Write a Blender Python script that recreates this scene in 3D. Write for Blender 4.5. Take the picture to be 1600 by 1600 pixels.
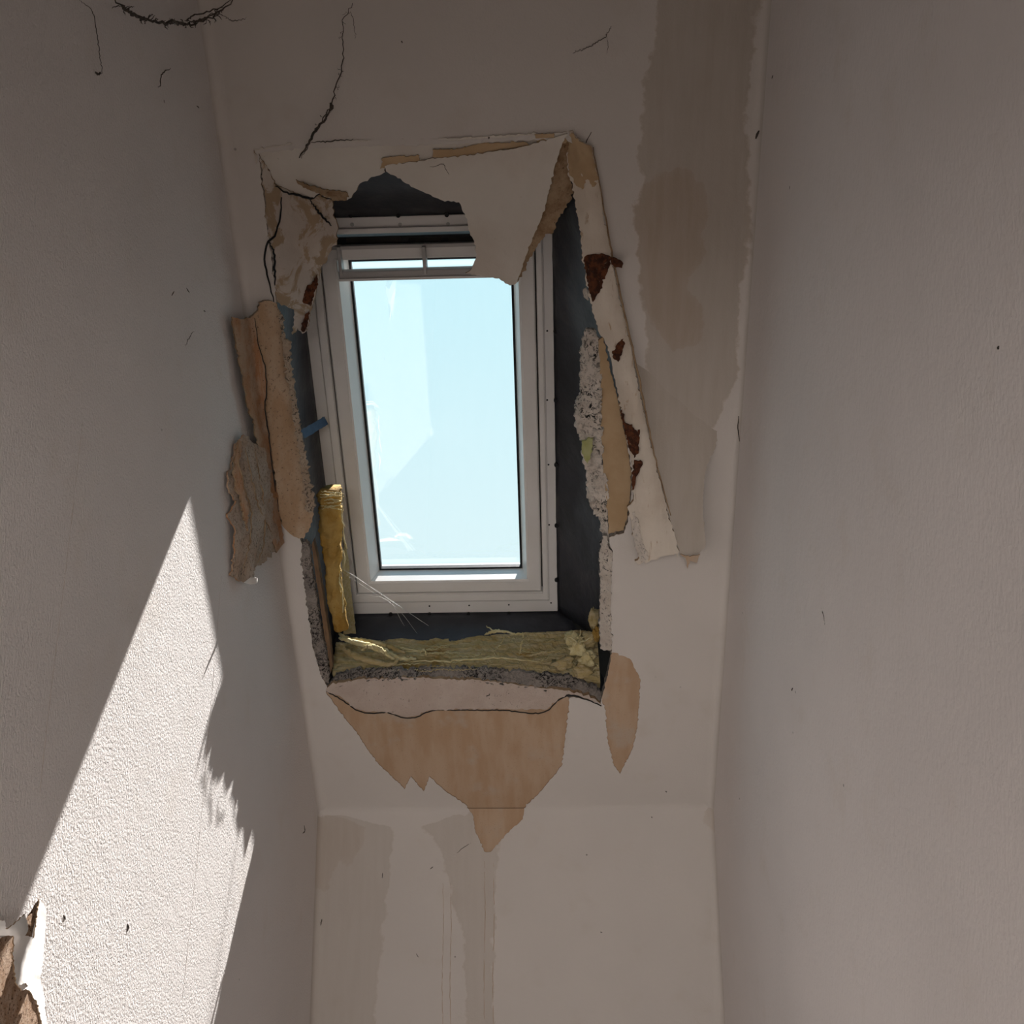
import bpy, bmesh, math, random
import numpy as np
from mathutils import Vector, Matrix, noise as mnoise
from mathutils.geometry import delaunay_2d_cdt

for o in list(bpy.data.objects):
    bpy.data.objects.remove(o)
scene = bpy.context.scene
COL = scene.collection
random.seed(7)
rng = np.random.default_rng(7)

# ------------------------------------------------------------------ camera
FOC = 1600.0
YAW, PITCH, ROLL = 0.0376, 0.2495, -0.0078
CAM = np.array([0.0, 0.0, 1.6])
_F = np.array([-math.sin(YAW) * math.cos(PITCH), math.cos(YAW) * math.cos(PITCH), math.sin(PITCH)])
_R0 = np.array([math.cos(YAW), math.sin(YAW), 0.0])
_U0 = np.cross(_R0, _F)
_R = math.cos(ROLL) * _R0 + math.sin(ROLL) * _U0
_U = -math.sin(ROLL) * _R0 + math.cos(ROLL) * _U0
cam_data = bpy.data.cameras.new('camera')
cam = bpy.data.objects.new('camera', cam_data)
COL.objects.link(cam)
cam.matrix_world = Matrix([[_R[0], _U[0], -_F[0], CAM[0]], [_R[1], _U[1], -_F[1], CAM[1]],
                           [_R[2], _U[2], -_F[2], CAM[2]], [0, 0, 0, 1]])
cam_data.sensor_fit = 'HORIZONTAL'
cam_data.sensor_width = 36.0
cam_data.lens = 36.0
cam_data.clip_start = 0.02
scene.camera = cam

# ------------------------------------------------------------------ room numbers (metres)
K = 0.9505
D = 2.83 * K                   # distance to the low end wall
XL, XR = -0.6278 * K, 0.4164 * K   # side walls
ZF = 1.6 - 0.0911 * K          # height of the fold between end wall and slope
PHI = 0.8672                   # roof pitch
ZC = 3.2                       # flat ceiling
YB = -2.2                      # wall behind the camera
N_OUT = np.array([0, math.sin(PHI), math.cos(PHI)])      # outwards through the roof
UPV = np.array([0, -math.cos(PHI), math.sin(PHI)])       # up the slope
P0 = np.array([0.0, D, ZF])
WF = -0.257                    # depth of the window frame's face behind the ceiling face
WG = -0.318                    # depth of the pane

# ------------------------------------------------------------------ world, sun, exposure
world = bpy.data.worlds.new('sky')
scene.world = world
world.use_nodes = True
wn, wl = world.node_tree.nodes, world.node_tree.links
wn.clear()
wout = wn.new('ShaderNodeOutputWorld')
wbg = wn.new('ShaderNodeBackground')
wtc = wn.new('ShaderNodeTexCoord')
wsep = wn.new('ShaderNodeSeparateXYZ')
wramp = wn.new('ShaderNodeValToRGB')
wl.new(wtc.outputs['Generated'], wsep.inputs[0])
wl.new(wsep.outputs['Z'], wramp.inputs[0])
wl.new(wramp.outputs[0], wbg.inputs[0])
wl.new(wbg.outputs[0], wout.inputs[0])
cr = wramp.color_ramp
cr.elements[0].position = 0.0
cr.elements[0].color = (0.80, 0.93, 0.96, 1)
cr.elements[1].position = 1.0
cr.elements[1].color = (0.28, 0.66, 0.95, 1)
e = cr.elements.new(0.18); e.color = (0.76, 0.94, 0.98, 1)
e = cr.elements.new(0.55); e.color = (0.53, 0.87, 0.98, 1)
wbg.inputs['Strength'].default_value = 1.2

SUN_DIR = Vector((-0.193, -0.568, -0.800)).normalized()     # the way the light travels
sun_data = bpy.data.lights.new('sun', 'SUN')
sun_data.energy = 17.8
sun_data.angle = math.radians(0.53)
sun_data.color = (1.0, 0.95, 0.925)
sun = bpy.data.objects.new('sun', sun_data)
COL.objects.link(sun)
sun.rotation_euler = SUN_DIR.to_track_quat('-Z', 'Y').to_euler()
sun.location = (2, 6, 8)

fill_data = bpy.data.lights.new('rear_fill', 'AREA')  # fill lamp added behind the camera to brighten the shaded parts
fill_data.shape = 'RECTANGLE'
fill_data.size, fill_data.size_y = 0.80, 0.78
fill_data.energy = 31.0
fill_data.color = (1.0, 0.945, 0.90)
fill_light = bpy.data.objects.new('rear_fill', fill_data)
COL.objects.link(fill_light)
fill_light.location = (-0.1, YB - 0.10, 1.33)
fill_light.rotation_euler = (math.radians(90), 0, 0)

vs = scene.view_settings
vs.view_transform = 'Standard'
vs.look = 'None'
vs.exposure = 0.0
vs.gamma = 1.0
vs.use_curve_mapping = False
scene.cycles.adaptive_threshold = 0.03
scene.cycles.max_bounces = 8
scene.cycles.diffuse_bounces = 4
scene.cycles.glossy_bounces = 3
scene.cycles.caustics_reflective = False
scene.cycles.caustics_refractive = False

# ------------------------------------------------------------------ picture point -> point on a real surface
def ray(px, py):
    px = np.asarray(px, float); py = np.asarray(py, float)
    return _F + ((px - 800) / FOC)[..., None] * _R - ((py - 800) / FOC)[..., None] * _U

def S(px, py, w=0.0):
    """point on the slope, w metres towards the room from the ceiling face"""
    d = ray(px, py)
    w = np.asarray(w, float)
    num = (P0 - CAM) @ N_OUT - w
    return CAM + d * (num / (d @ N_OUT))[..., None]

def Kw(px, py, w=0.0):
    d = ray(px, py)
    return CAM + d * ((D - np.asarray(w, float)) / d[..., 1])[..., None]

def Lw(px, py, w=0.0):
    d = ray(px, py)
    return CAM + d * ((XL + np.asarray(w, float)) / d[..., 0])[..., None]

def Rw(px, py, w=0.0):
    d = ray(px, py)
    return CAM + d * ((XR - np.asarray(w, float)) / d[..., 0])[..., None]

def uvw(u, v, w):
    u = np.asarray(u, float); v = np.asarray(v, float); w = np.asarray(w, float)
    return P0 + u[..., None] * np.array([1.0, 0, 0]) + v[..., None] * UPV - w[..., None] * N_OUT

def to_uv(px, py, w=0.0):
    q = S(px, py, w) - P0
    return float(q[0]), float(q @ UPV)

# ------------------------------------------------------------------ materials
MATS = {}
class NT:
    """small helper around a node tree"""
    def __init__(self, name):
        self.m = bpy.data.materials.new(name)
        self.m.use_nodes = True
        self.t = self.m.node_tree
        self.n, self.l = self.t.nodes, self.t.links
        self.b = self.n['Principled BSDF']
        self.tc = self.n.new('ShaderNodeTexCoord')
        MATS[name] = self.m
    def link(self, a, b):
        self.l.new(a, b)
    def mapping(self, scale=(1, 1, 1), rot=(0, 0, 0)):
        mp = self.n.new('ShaderNodeMapping')
        mp.inputs['Scale'].default_value = scale
        mp.inputs['Rotation'].default_value = rot
        self.link(self.tc.outputs['Object'], mp.inputs['Vector'])
        return mp.outputs[0]
    def noise(self, scale, detail=4, rough=0.55, vec=None, dist=0.0):
        x = self.n.new('ShaderNodeTexNoise')
        x.inputs['Scale'].default_value = scale
        x.inputs['Detail'].default_value = detail
        x.inputs['Roughness'].default_value = rough
        x.inputs['Distortion'].default_value = dist
        self.link(vec if vec is not None else self.tc.outputs['Object'], x.inputs['Vector'])
        return x.outputs['Fac']
    def voronoi(self, scale, vec=None):
        x = self.n.new('ShaderNodeTexVoronoi')
        x.inputs['Scale'].default_value = scale
        self.link(vec if vec is not None else self.tc.outputs['Object'], x.inputs['Vector'])
        return x.outputs['Distance']
    def rng(self, v, a, b, c=0.0, d=1.0, smooth=True):
        x = self.n.new('ShaderNodeMapRange')
        x.interpolation_type = 'SMOOTHSTEP' if smooth else 'LINEAR'
        self.link(v, x.inputs['Value'])
        for k, val in zip(('From Min', 'From Max', 'To Min', 'To Max'), (a, b, c, d)):
            x.inputs[k].default_value = val
        return x.outputs[0]
    def math(self, op, a, b=None):
        x = self.n.new('ShaderNodeMath'); x.operation = op
        for k, s in enumerate((a, b)):
            if s is None: continue
            if isinstance(s, (int, float)): x.inputs[k].default_value = s
            else: self.link(s, x.inputs[k])
        return x.outputs[0]
    def mix(self, fac, a, b, blend='MIX'):
        x = self.n.new('ShaderNodeMix'); x.data_type = 'RGBA'; x.blend_type = blend
        for k, s in ((0, fac), (6, a), (7, b)):
            if isinstance(s, (int, float)): x.inputs[k].default_value = s
            elif isinstance(s, tuple): x.inputs[k].default_value = (*s, 1)
            else: self.link(s, x.inputs[k])
        return x.outputs[2]
    def attr(self, name):
        x = self.n.new('ShaderNodeAttribute'); x.attribute_name = name
        return x.outputs['Fac']
    def bump(self, h, strength=0.5, dist=0.002, prev=None):
        x = self.n.new('ShaderNodeBump')
        x.inputs['Strength'].default_value = strength
        x.inputs['Distance'].default_value = dist
        self.link(h, x.inputs['Height'])
        if prev is not None: self.link(prev, x.inputs['Normal'])
        return x.outputs[0]
    def done(self, color=None, rough=0.9, normal=None, spec=0.25):
        if color is not None:
            if isinstance(color, tuple): self.b.inputs['Base Color'].default_value = (*color, 1)
            else: self.link(color, self.b.inputs['Base Color'])
        if isinstance(rough, (int, float)): self.b.inputs['Roughness'].default_value = rough
        else: self.link(rough, self.b.inputs['Roughness'])
        self.b.inputs['Specular IOR Level'].default_value = spec
        if normal is not None: self.link(normal, self.b.inputs['Normal'])
        return self.m

PAINT = (0.665, 0.615, 0.573)

def paint_material(name, grain_scale, grain, stains=False, anis=(1, 1, 0.55), base=PAINT):
    t = NT(name)
    col = t.mix(t.rng(t.noise(2.2, 3), 0.35, 0.7), base, tuple(0.95 * q for q in base))
    col = t.mix(t.rng(t.noise(9.0, 3, 0.6), 0.55, 0.8, 0, 0.5), col, tuple(q * k for q, k in zip(base, (0.9, 0.875, 0.83))))
    if stains:
        wob = t.math('MULTIPLY', t.math('SUBTRACT', t.noise(16, 5, 0.6), 0.5), 0.055)
        wob2 = t.math('MULTIPLY', t.math('SUBTRACT', t.noise(70, 3, 0.6), 0.5), 0.010)
        wob = t.math('ADD', wob, wob2)
        s1 = t.math('ADD', t.attr('stain_pale'), wob)
        s2 = t.math('ADD', t.attr('stain_brown'), wob)
        streak = t.noise(6, 4, 0.6, t.mapping((9, 1, 1)))
        amt = t.attr('stain_shade_amount')
        col = t.mix(t.math('MULTIPLY', amt, t.math('MULTIPLY', t.rng(s1, -0.002, 0.005), t.rng(streak, 0.2, 0.8, 0.66, 0.95))), col, (0.44, 0.38, 0.315))
        rim = t.math('MULTIPLY', t.rng(s1, -0.003, 0.001), t.rng(s1, 0.001, 0.009, 1, 0))
        col = t.mix(t.math('MULTIPLY', t.math('MULTIPLY', rim, amt), 0.25), col, (0.46, 0.37, 0.28))
        col = t.mix(t.math('MULTIPLY', t.math('MULTIPLY', amt, t.rng(s2, -0.004, 0.012)), t.rng(streak, 0.2, 0.8, 0.45, 0.75)), col, (0.42, 0.325, 0.24))
        rim = t.math('MULTIPLY', t.rng(s2, -0.004, 0.001), t.rng(s2, 0.001, 0.010, 1, 0))
        col = t.mix(t.math('MULTIPLY', t.math('MULTIPLY', rim, amt), 0.3), col, (0.42, 0.31, 0.22))
    # sparse dirt specks
    vo = t.voronoi(11)
    gate = t.rng(t.noise(7, 2), 0.52, 0.56)
    col = t.mix(t.math('MULTIPLY', t.rng(vo, 0.022, 0.035, 1, 0), t.math('MULTIPLY', gate, 0.75)), col, (0.12, 0.10, 0.08))
    mp = t.mapping(anis)
    h = t.noise(grain_scale, 2, 0.6, mp, 0.4)
    h2 = t.noise(grain_scale * 0.12, 2)
    n = t.bump(h2, 0.25, 0.004)
    n = t.bump(h, grain, 0.0022, n)
    return t.done(col, 0.88, n, 0.2)

paint_material('paint_grainy', 310, 0.9, anis=(1, 1, 0.7), base=(0.76, 0.715, 0.69))
paint_material('paint_side', 190, 0.35, anis=(1, 1, 0.6), base=(0.79, 0.74, 0.72))
paint_material('paint_slope', 240, 0.22, stains=True, anis=(1, 1, 1))

def simple(name, c1, c2, nscale=20, rough=0.9, bscale=200, bstr=0.4, bdist=0.002, spec=0.2, lo=0.35, hi=0.65, map_s=(1, 1, 1), detail=5):
    t = NT(name)
    col = t.mix(t.rng(t.noise(nscale, detail, 0.6, t.mapping(map_s)), lo, hi), c1, c2)
    n = t.bump(t.noise(bscale, 4, 0.6, t.mapping(map_s)), bstr, bdist)
    return t.done(col, rough, n, spec)

t = NT('board_paper')
c = t.mix(t.rng(t.noise(9, 3, 0.6, t.mapping((2.2, 0.5, 0.5))), 0.35, 0.65), (0.47, 0.315, 0.20), (0.53, 0.385, 0.27))
c = t.mix(t.rng(t.noise(6, 4, 0.6), 0.52, 0.66, 0, 0.7), c, (0.50, 0.42, 0.345))
c = t.mix(t.rng(t.noise(260, 3, 0.7), 0.60, 0.70, 0, 0.5), c, (0.30, 0.20, 0.13))
t.done(c, 0.9, t.bump(t.noise(300, 2), 0.2, 0.001), 0.2)
simple('board_paper_tan', (0.50, 0.355, 0.215), (0.44, 0.30, 0.17), 14, 0.9, 300, 0.3, 0.001)
t = NT('torn_brown')
c = t.mix(t.rng(t.noise(30, 6, 0.65), 0.35, 0.7), (0.42, 0.30, 0.19), (0.26, 0.155, 0.085))
c = t.mix(t.rng(t.noise(90, 5, 0.7), 0.58, 0.72), c, (0.10, 0.06, 0.035))
t.done(c, 0.95, t.bump(t.noise(160, 5, 0.7), 0.8, 0.003), 0.1)
t = NT('rusty')
c = t.mix(t.rng(t.noise(60, 6, 0.7), 0.4, 0.6), (0.17, 0.058, 0.026), (0.06, 0.026, 0.017))
c = t.mix(t.rng(t.noise(140, 5, 0.7), 0.62, 0.72), c, (0.45, 0.33, 0.23))
t.done(c, 0.9, t.bump(t.noise(220, 5, 0.7), 1.0, 0.004), 0.15)
# gypsum core: pinkish grey with black mould specks
def gypsum(name, base, base2, mould, amount, scale=110):
    t = NT(name)
    c = t.mix(t.rng(t.noise(25, 6, 0.6), 0.3, 0.7), base, base2)
    m = t.rng(t.noise(scale, 6, 0.75, None, 0.8), amount, amount + 0.05)
    g = t.rng(t.noise(14, 3), 0.40, 0.58)
    m2 = t.math('MULTIPLY', m, t.math('ADD', t.math('MULTIPLY', g, 0.75), 0.25))
    c = t.mix(m2, c, mould)
    return t.done(c, 0.95, t.bump(t.noise(scale * 2.2, 5, 0.7), 0.9, 0.003), 0.1)
gypsum('gypsum_pink', (0.60, 0.50, 0.435), (0.54, 0.435, 0.37), (0.05, 0.045, 0.04), 0.61)
gypsum('gypsum_crumb', (0.38, 0.33, 0.29), (0.26, 0.23, 0.21), (0.025, 0.022, 0.022), 0.49, 170)
gypsum('gypsum_mould', (0.72, 0.65, 0.58), (0.60, 0.52, 0.45), (0.02, 0.018, 0.018), 0.515, 95)
gypsum('gypsum_tan', (0.50, 0.41, 0.32), (0.42, 0.32, 0.235), (0.05, 0.04, 0.035), 0.53, 150)
gypsum('gypsum_white', (0.72, 0.65, 0.58), (0.60, 0.52, 0.45), (0.03, 0.028, 0.028), 0.55, 130)
t = NT('flap_brown')   # lining board stripped to its brown back
c = t.mix(t.rng(t.noise(9, 5, 0.6, t.mapping((2.5, 1, 1))), 0.35, 0.65), (0.50, 0.375, 0.265), (0.42, 0.275, 0.165))
c = t.mix(t.rng(t.noise(170, 4, 0.75), 0.565, 0.66), c, (0.20, 0.135, 0.095))
t.done(c, 0.92, t.bump(t.noise(220, 5, 0.7), 0.55, 0.002), 0.15)
t = NT('flap_curl')    # the orange-brown curled edge, grained lengthways
c = t.mix(t.rng(t.noise(60, 5, 0.6, t.mapping((3, 0.35, 0.35))), 0.35, 0.65), (0.40, 0.205, 0.105), (0.46, 0.32, 0.22))
c = t.mix(t.rng(t.noise(220, 4, 0.7), 0.60, 0.68), c, (0.12, 0.07, 0.045))
t.done(c, 0.92, t.bump(t.noise(180, 5, 0.7, t.mapping((3, 0.4, 0.4))), 0.7, 0.002), 0.15)
t = NT('flap_grey')    # crumpled greyish fibrous paper
c = t.mix(t.rng(t.noise(18, 6, 0.65), 0.35, 0.65), (0.52, 0.43, 0.355), (0.44, 0.32, 0.235))
c = t.mix(t.rng(t.noise(190, 4, 0.75, None, 0.6), 0.53, 0.64), c, (0.15, 0.11, 0.085))
t.done(c, 0.95, t.bump(t.noise(160, 6, 0.7), 0.9, 0.004), 0.1)
t = NT('lining_worn')  # painted lining board, paint scuffed off to brown in patches
c = t.mix(t.rng(t.noise(5, 4), 0.35, 0.7), (0.60, 0.53, 0.47), (0.52, 0.45, 0.385))
c = t.mix(t.rng(t.noise(17, 6, 0.65, None, 0.8), 0.48, 0.56), c, (0.40, 0.295, 0.195))
c = t.mix(t.rng(t.noise(60, 6, 0.7, None, 0.5), 0.68, 0.72), c, (0.12, 0.08, 0.055))
t.done(c, 0.9, t.bump(t.noise(60, 5, 0.6), 0.4, 0.004), 0.15)
t = NT('lining_paint')  # painted lining board in fair state
c = t.mix(t.rng(t.noise(6, 5), 0.35, 0.7), (0.66, 0.61, 0.55), (0.585, 0.52, 0.455))
c = t.mix(t.rng(t.noise(120, 5, 0.7), 0.70, 0.74), c, (0.2, 0.15, 0.11))
t.done(c, 0.9, t.bump(t.noise(150, 4), 0.3, 0.002), 0.15)
t = NT('strip_paint')   # corner strip: cream paint, scratched
c = t.mix(t.rng(t.noise(8, 5), 0.35, 0.7), (0.70, 0.62, 0.53), (0.60, 0.51, 0.42))
c = t.mix(t.rng(t.noise(45, 5, 0.7, t.mapping((2.5, 0.6, 0.6)), 0.7), 0.60, 0.70), c, (0.46, 0.33, 0.22))
t.done(c, 0.88, t.bump(t.noise(110, 5, 0.65), 0.5, 0.003), 0.2)
t = NT('membrane')
c = t.mix(t.rng(t.noise(7, 4), 0.35, 0.7), (0.028, 0.029, 0.036), (0.046, 0.048, 0.060))
t.done(c, t.rng(t.noise(12, 3), 0.3, 0.7, 0.42, 0.62), t.bump(t.noise(9, 4, 0.55), 0.5, 0.02), 0.45)
simple('black_rubber', (0.012, 0.012, 0.014), (0.02, 0.02, 0.022), 30, 0.5, 200, 0.1, 0.001)
t = NT('window_white')
t.done(t.mix(t.rng(t.noise(12, 4), 0.3, 0.7), (0.80, 0.77, 0.75), (0.76, 0.73, 0.70)), 0.38, t.bump(t.noise(300, 3), 0.06, 0.001), 0.45)
t = NT('window_grey')
t.done(t.mix(t.rng(t.noise(12, 4), 0.3, 0.7), (0.46, 0.44, 0.43), (0.42, 0.40, 0.385)), 0.42, t.bump(t.noise(300, 3), 0.06, 0.001), 0.4)
# mineral wool
t = NT('wool')
mp = t.mapping((0.35, 3, 3))
c = t.mix(t.rng(t.noise(40, 6, 0.65, mp), 0.35, 0.68), (0.58, 0.45, 0.21), (0.70, 0.585, 0.37))
c = t.mix(t.rng(t.noise(10, 4), 0.5, 0.72), c, (0.45, 0.275, 0.075))
c = t.mix(t.rng(t.noise(140, 5, 0.7), 0.66, 0.74), c, (0.10, 0.075, 0.03))
m = t.done(c, 0.95, t.bump(t.noise(120, 6, 0.7, mp), 1.0, 0.006), 0.1)
t.b.inputs['Subsurface Weight'].default_value = 0.0
t = NT('wool_amber')
c = t.mix(t.rng(t.noise(14, 5, 0.6), 0.35, 0.65), (0.36, 0.20, 0.04), (0.47, 0.31, 0.10))
c = t.mix(t.rng(t.noise(150, 5, 0.7), 0.64, 0.72), c, (0.09, 0.055, 0.02))
t.done(c, 0.9, t.bump(t.noise(90, 6, 0.7), 0.9, 0.006), 0.2)
simple('wool_pale', (0.66, 0.59, 0.36), (0.58, 0.48, 0.24), 60, 0.95, 300, 0.8, 0.003)
simple('foam_green', (0.36, 0.36, 0.14), (0.43, 0.43, 0.22), 40, 0.8, 160, 0.5, 0.003)
simple('lath', (0.24, 0.15, 0.085), (0.16, 0.10, 0.06), 60, 0.85, 150, 0.5, 0.002, map_s=(3, 0.4, 0.4))
simple('blue_tape', (0.045, 0.085, 0.16), (0.06, 0.11, 0.19), 60, 0.6, 260, 0.5, 0.001)
simple('cobweb_dust', (0.055, 0.045, 0.038), (0.11, 0.09, 0.075), 90, 0.95, 300, 0.3, 0.001)
simple('cobweb_pale', (0.75, 0.74, 0.72), (0.6, 0.6, 0.58), 90, 0.6, 300, 0.1, 0.001)
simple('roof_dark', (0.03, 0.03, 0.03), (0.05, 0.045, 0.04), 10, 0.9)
simple('floor_wood', (0.60, 0.57, 0.54), (0.55, 0.52, 0.49), 6, 0.6, map_s=(5, 0.6, 1))
t = NT('plaster_brown')   # rough stained plaster under the torn paper at the foot of the left wall
c = t.mix(t.rng(t.noise(40, 6, 0.7), 0.35, 0.65), (0.42, 0.26, 0.16), (0.62, 0.47, 0.36))
c = t.mix(t.rng(t.noise(210, 5, 0.75), 0.54, 0.62), c, (0.10, 0.05, 0.025))
t.done(c, 0.95, t.bump(t.noise(170, 6, 0.75), 1.0, 0.006), 0.1)
simple('paper_white', (0.83, 0.79, 0.75), (0.80, 0.76, 0.72), 30, 0.9, 220, 0.3, 0.001)
# window pane: clear pane with its own mirror share
t = NT('pane_glass')
t.n.remove(t.b)
tr = t.n.new('ShaderNodeBsdfTransparent'); tr.inputs[0].default_value = (0.97, 0.99, 0.985, 1)
gl = t.n.new('ShaderNodeBsdfGlossy'); gl.inputs['Roughness'].default_value = 0.0
fr = t.n.new('ShaderNodeFresnel'); fr.inputs['IOR'].default_value = 2.5
mx = t.n.new('ShaderNodeMixShader')
t.link(fr.outputs[0], mx.inputs[0]); t.link(tr.outputs[0], mx.inputs[1]); t.link(gl.outputs[0], mx.inputs[2])
t.link(mx.outputs[0], t.n['Material Output'].inputs['Surface'])

# ------------------------------------------------------------------ mesh helpers
def new_obj(name, verts, faces, mats, parent=None, fmat=None, smooth=False):
    me = bpy.data.meshes.new(name)
    me.from_pydata([tuple(map(float, v)) for v in verts], [], faces)
    for m in mats: me.materials.append(MATS[m])
    if fmat is not None:
        me.polygons.foreach_set('material_index', fmat)
    if smooth:
        me.polygons.foreach_set('use_smooth', [True] * len(me.polygons))
    me.update()
    o = bpy.data.objects.new(name, me)
    COL.objects.link(o)
    if parent is not None: o.parent = parent
    return o

def tag(o, label=None, cat=None, group=None, kind=None):
    if label: o['label'] = label
    if cat: o['category'] = cat
    if group: o['group'] = group
    if kind: o['kind'] = kind
    return o

def empty(name, loc=(0, 0, 0)):
    o = bpy.data.objects.new(name, None)
    o.empty_display_size = 0.05
    COL.objects.link(o)
    return o

def inside(poly, pts):
    poly = np.asarray(poly, float); x, y = pts[:, 0], pts[:, 1]
    r = np.zeros(len(pts), bool)
    j = len(poly) - 1
    for i in range(len(poly)):
        xi, yi = poly[i]; xj, yj = poly[j]
        c = ((yi > y) != (yj > y))
        with np.errstate(divide='ignore', invalid='ignore'):
            xx = (xj - xi) * (y - yi) / (yj - yi) + xi
        r ^= c & (x < xx)
        j = i
    return r

def seg_dist(poly, pts):
    poly = np.asarray(poly, float)
    d = np.full(len(pts), 1e9)
    for i in range(len(poly)):
        a, b = poly[i], poly[(i + 1) % len(poly)]
        ab = b - a
        tt = np.clip(((pts - a) @ ab) / max(ab @ ab, 1e-12), 0, 1)
        d = np.minimum(d, np.linalg.norm(pts - (a + tt[:, None] * ab), axis=1))
    return d

def densify(poly, step, jag=0.0, seed=0, keep=None):
    """subdivide a closed outline and roughen it"""
    r = np.random.default_rng(seed)
    out = []
    n = len(poly)
    for i in range(n):
        a = np.asarray(poly[i], float); b = np.asarray(poly[(i + 1) % n], float)
        L = np.linalg.norm(b[:2] - a[:2])
        k = max(1, int(round(L / step)))
        d = (b - a)[:2] / max(L, 1e-9)
        nor = np.array([-d[1], d[0]])
        for q in range(k):
            p = a + (b - a) * q / k
            if q and jag and not (keep and keep(p)):
                p = p.copy(); p[:2] += nor * r.normal(0, jag)
            out.append(p)
    return np.array(out)

def cdt(outer, holes, spacing, margin=0.45):
    pts, edges = [], []
    for lp in [outer] + list(holes):
        b = len(pts)
        pts += [tuple(p[:2]) for p in lp]
        m = len(lp)
        edges += [(b + i, b + (i + 1) % m) for i in range(m)]
    o = np.asarray(outer)[:, :2]
    lo, hi = o.min(0), o.max(0)
    gx, gy = np.meshgrid(np.arange(lo[0], hi[0] + spacing, spacing), np.arange(lo[1], hi[1] + spacing, spacing))
    gx = gx.copy(); gx[1::2] += spacing / 2
    g = np.c_[gx.ravel(), gy.ravel()]
    k = inside(o, g) & (seg_dist(o, g) > spacing * margin)
    for h in holes:
        hh = np.asarray(h)[:, :2]
        k &= ~inside(hh, g) & (seg_dist(hh, g) > spacing * margin)
    pts += [tuple(p) for p in g[k]]
    V, E, F, *_ = delaunay_2d_cdt([Vector((float(p[0]), float(p[1]))) for p in pts], edges, [], 0, 1e-7)
    V = np.array([(v.x, v.y) for v in V])
    F = [tuple(f) for f in F]
    cen = np.array([V[list(f)].mean(0) for f in F])
    ok = inside(o, cen)
    for h in holes: ok &= ~inside(np.asarray(h)[:, :2], cen)
    return V, [f for f, q in zip(F, ok) if q]

def tps(ctrl):
    """smooth interpolation of the third column over the first two"""
    c = np.asarray(ctrl, float)
    sc = max(np.ptp(c[:, 0]), np.ptp(c[:, 1]), 1e-6)
    X = (c[:, :2] - c[0, :2]) / sc
    def ker(r): return np.where(r > 1e-9, r * r * np.log(np.maximum(r, 1e-9)), 0.0)
    n = len(c)
    A = np.zeros((n + 3, n + 3))
    A[:n, :n] = ker(np.linalg.norm(X[:, None] - X[None], axis=2)) + np.eye(n) * 2e-3
    A[:n, n] = 1; A[:n, n + 1:] = X
    A[n, :n] = 1; A[n + 1:, :n] = X.T
    sol = np.linalg.lstsq(A, np.r_[c[:, 2], 0, 0, 0], rcond=None)[0]
    def f(P):
        Q = (np.asarray(P)[:, :2] - c[0, :2]) / sc
        r = np.linalg.norm(Q[:, None] - X[None], axis=2)
        return ker(r) @ sol[:n] + sol[n] + Q @ sol[n + 1:]
    return f

def noise3(P, scale, amp, octs=3, seed=0.0):
    out = np.empty((len(P),))
    for i, p in enumerate(P):
        out[i] = mnoise.fractal(Vector((p[0] * scale + seed, p[1] * scale - seed, p[2] * scale + 3 * seed)), 1.0, 2.0, octs)
    return out * amp

def solid_from(V3, F, back, mats, name, parent, smooth_front=True):
    """front triangles, the matching back and a rim between them"""
    n = len(V3)
    cnt = {}
    for f in F:
        for a, b in zip(f, f[1:] + f[:1]):
            cnt[(a, b)] = cnt.get((a, b), 0) + 1
    rim = [(a, b) for (a, b) in cnt if (b, a) not in cnt]
    faces = [tuple(f) for f in F] + [tuple(n + i for i in reversed(f)) for f in F] + [(b, a, n + a, n + b) for a, b in rim]
    fm = [0] * len(F) + [1] * len(F) + [2] * len(rim)
    m3 = list(mats) + [mats[-1]] * (3 - len(mats))
    o = new_obj(name, np.r_[V3, back], faces, m3, parent, fm)
    sm = [True] * (2 * len(F)) + [False] * len(rim)
    o.data.polygons.foreach_set('use_smooth', sm)
    hard = {(min(a, b), max(a, b)) for a, b in rim} | {(n + min(a, b), n + max(a, b)) for a, b in rim}
    ev = np.empty(len(o.data.edges) * 2, int)
    o.data.edges.foreach_get('vertices', ev)
    o.data.edges.foreach_set('use_edge_sharp', [(min(a, b), max(a, b)) in hard for a, b in ev.reshape(-1, 2)])
    return o

def sheet(name, outline, mats, thick=0.006, inner=(), spacing=6.0, jag=0.8, step=4.0, rough=0.0, rscale=30, parent=None, surf=S, nrm=None, seed=1, wfun=None, holes=()):
    """a torn sheet or board: outline and inner points are (x, y, height off the surface)"""
    ctrl = [tuple(p) for p in outline] + list(inner)
    f = wfun or tps(ctrl)
    o2 = densify([p[:2] for p in outline], step, jag, seed)
    hs = [densify(h, step, jag, seed + 5) for h in holes]
    V, F = cdt(o2, hs, spacing)
    w = f(V)
    P = surf(V[:, 0], V[:, 1], w)
    nv = -N_OUT if nrm is None else np.asarray(nrm, float)
    if rough:
        P = P + noise3(P, rscale, rough, 4, seed * 1.7)[:, None] * nv
    # picture y runs down: make the front face the room
    a, b, c = (P[i] for i in F[0])
    if np.dot(np.cross(b - a, c - a), nv) < 0:
        F = [tuple(reversed(q)) for q in F]
    return solid_from(P, F, P - nv * thick, mats, name, parent)

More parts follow.
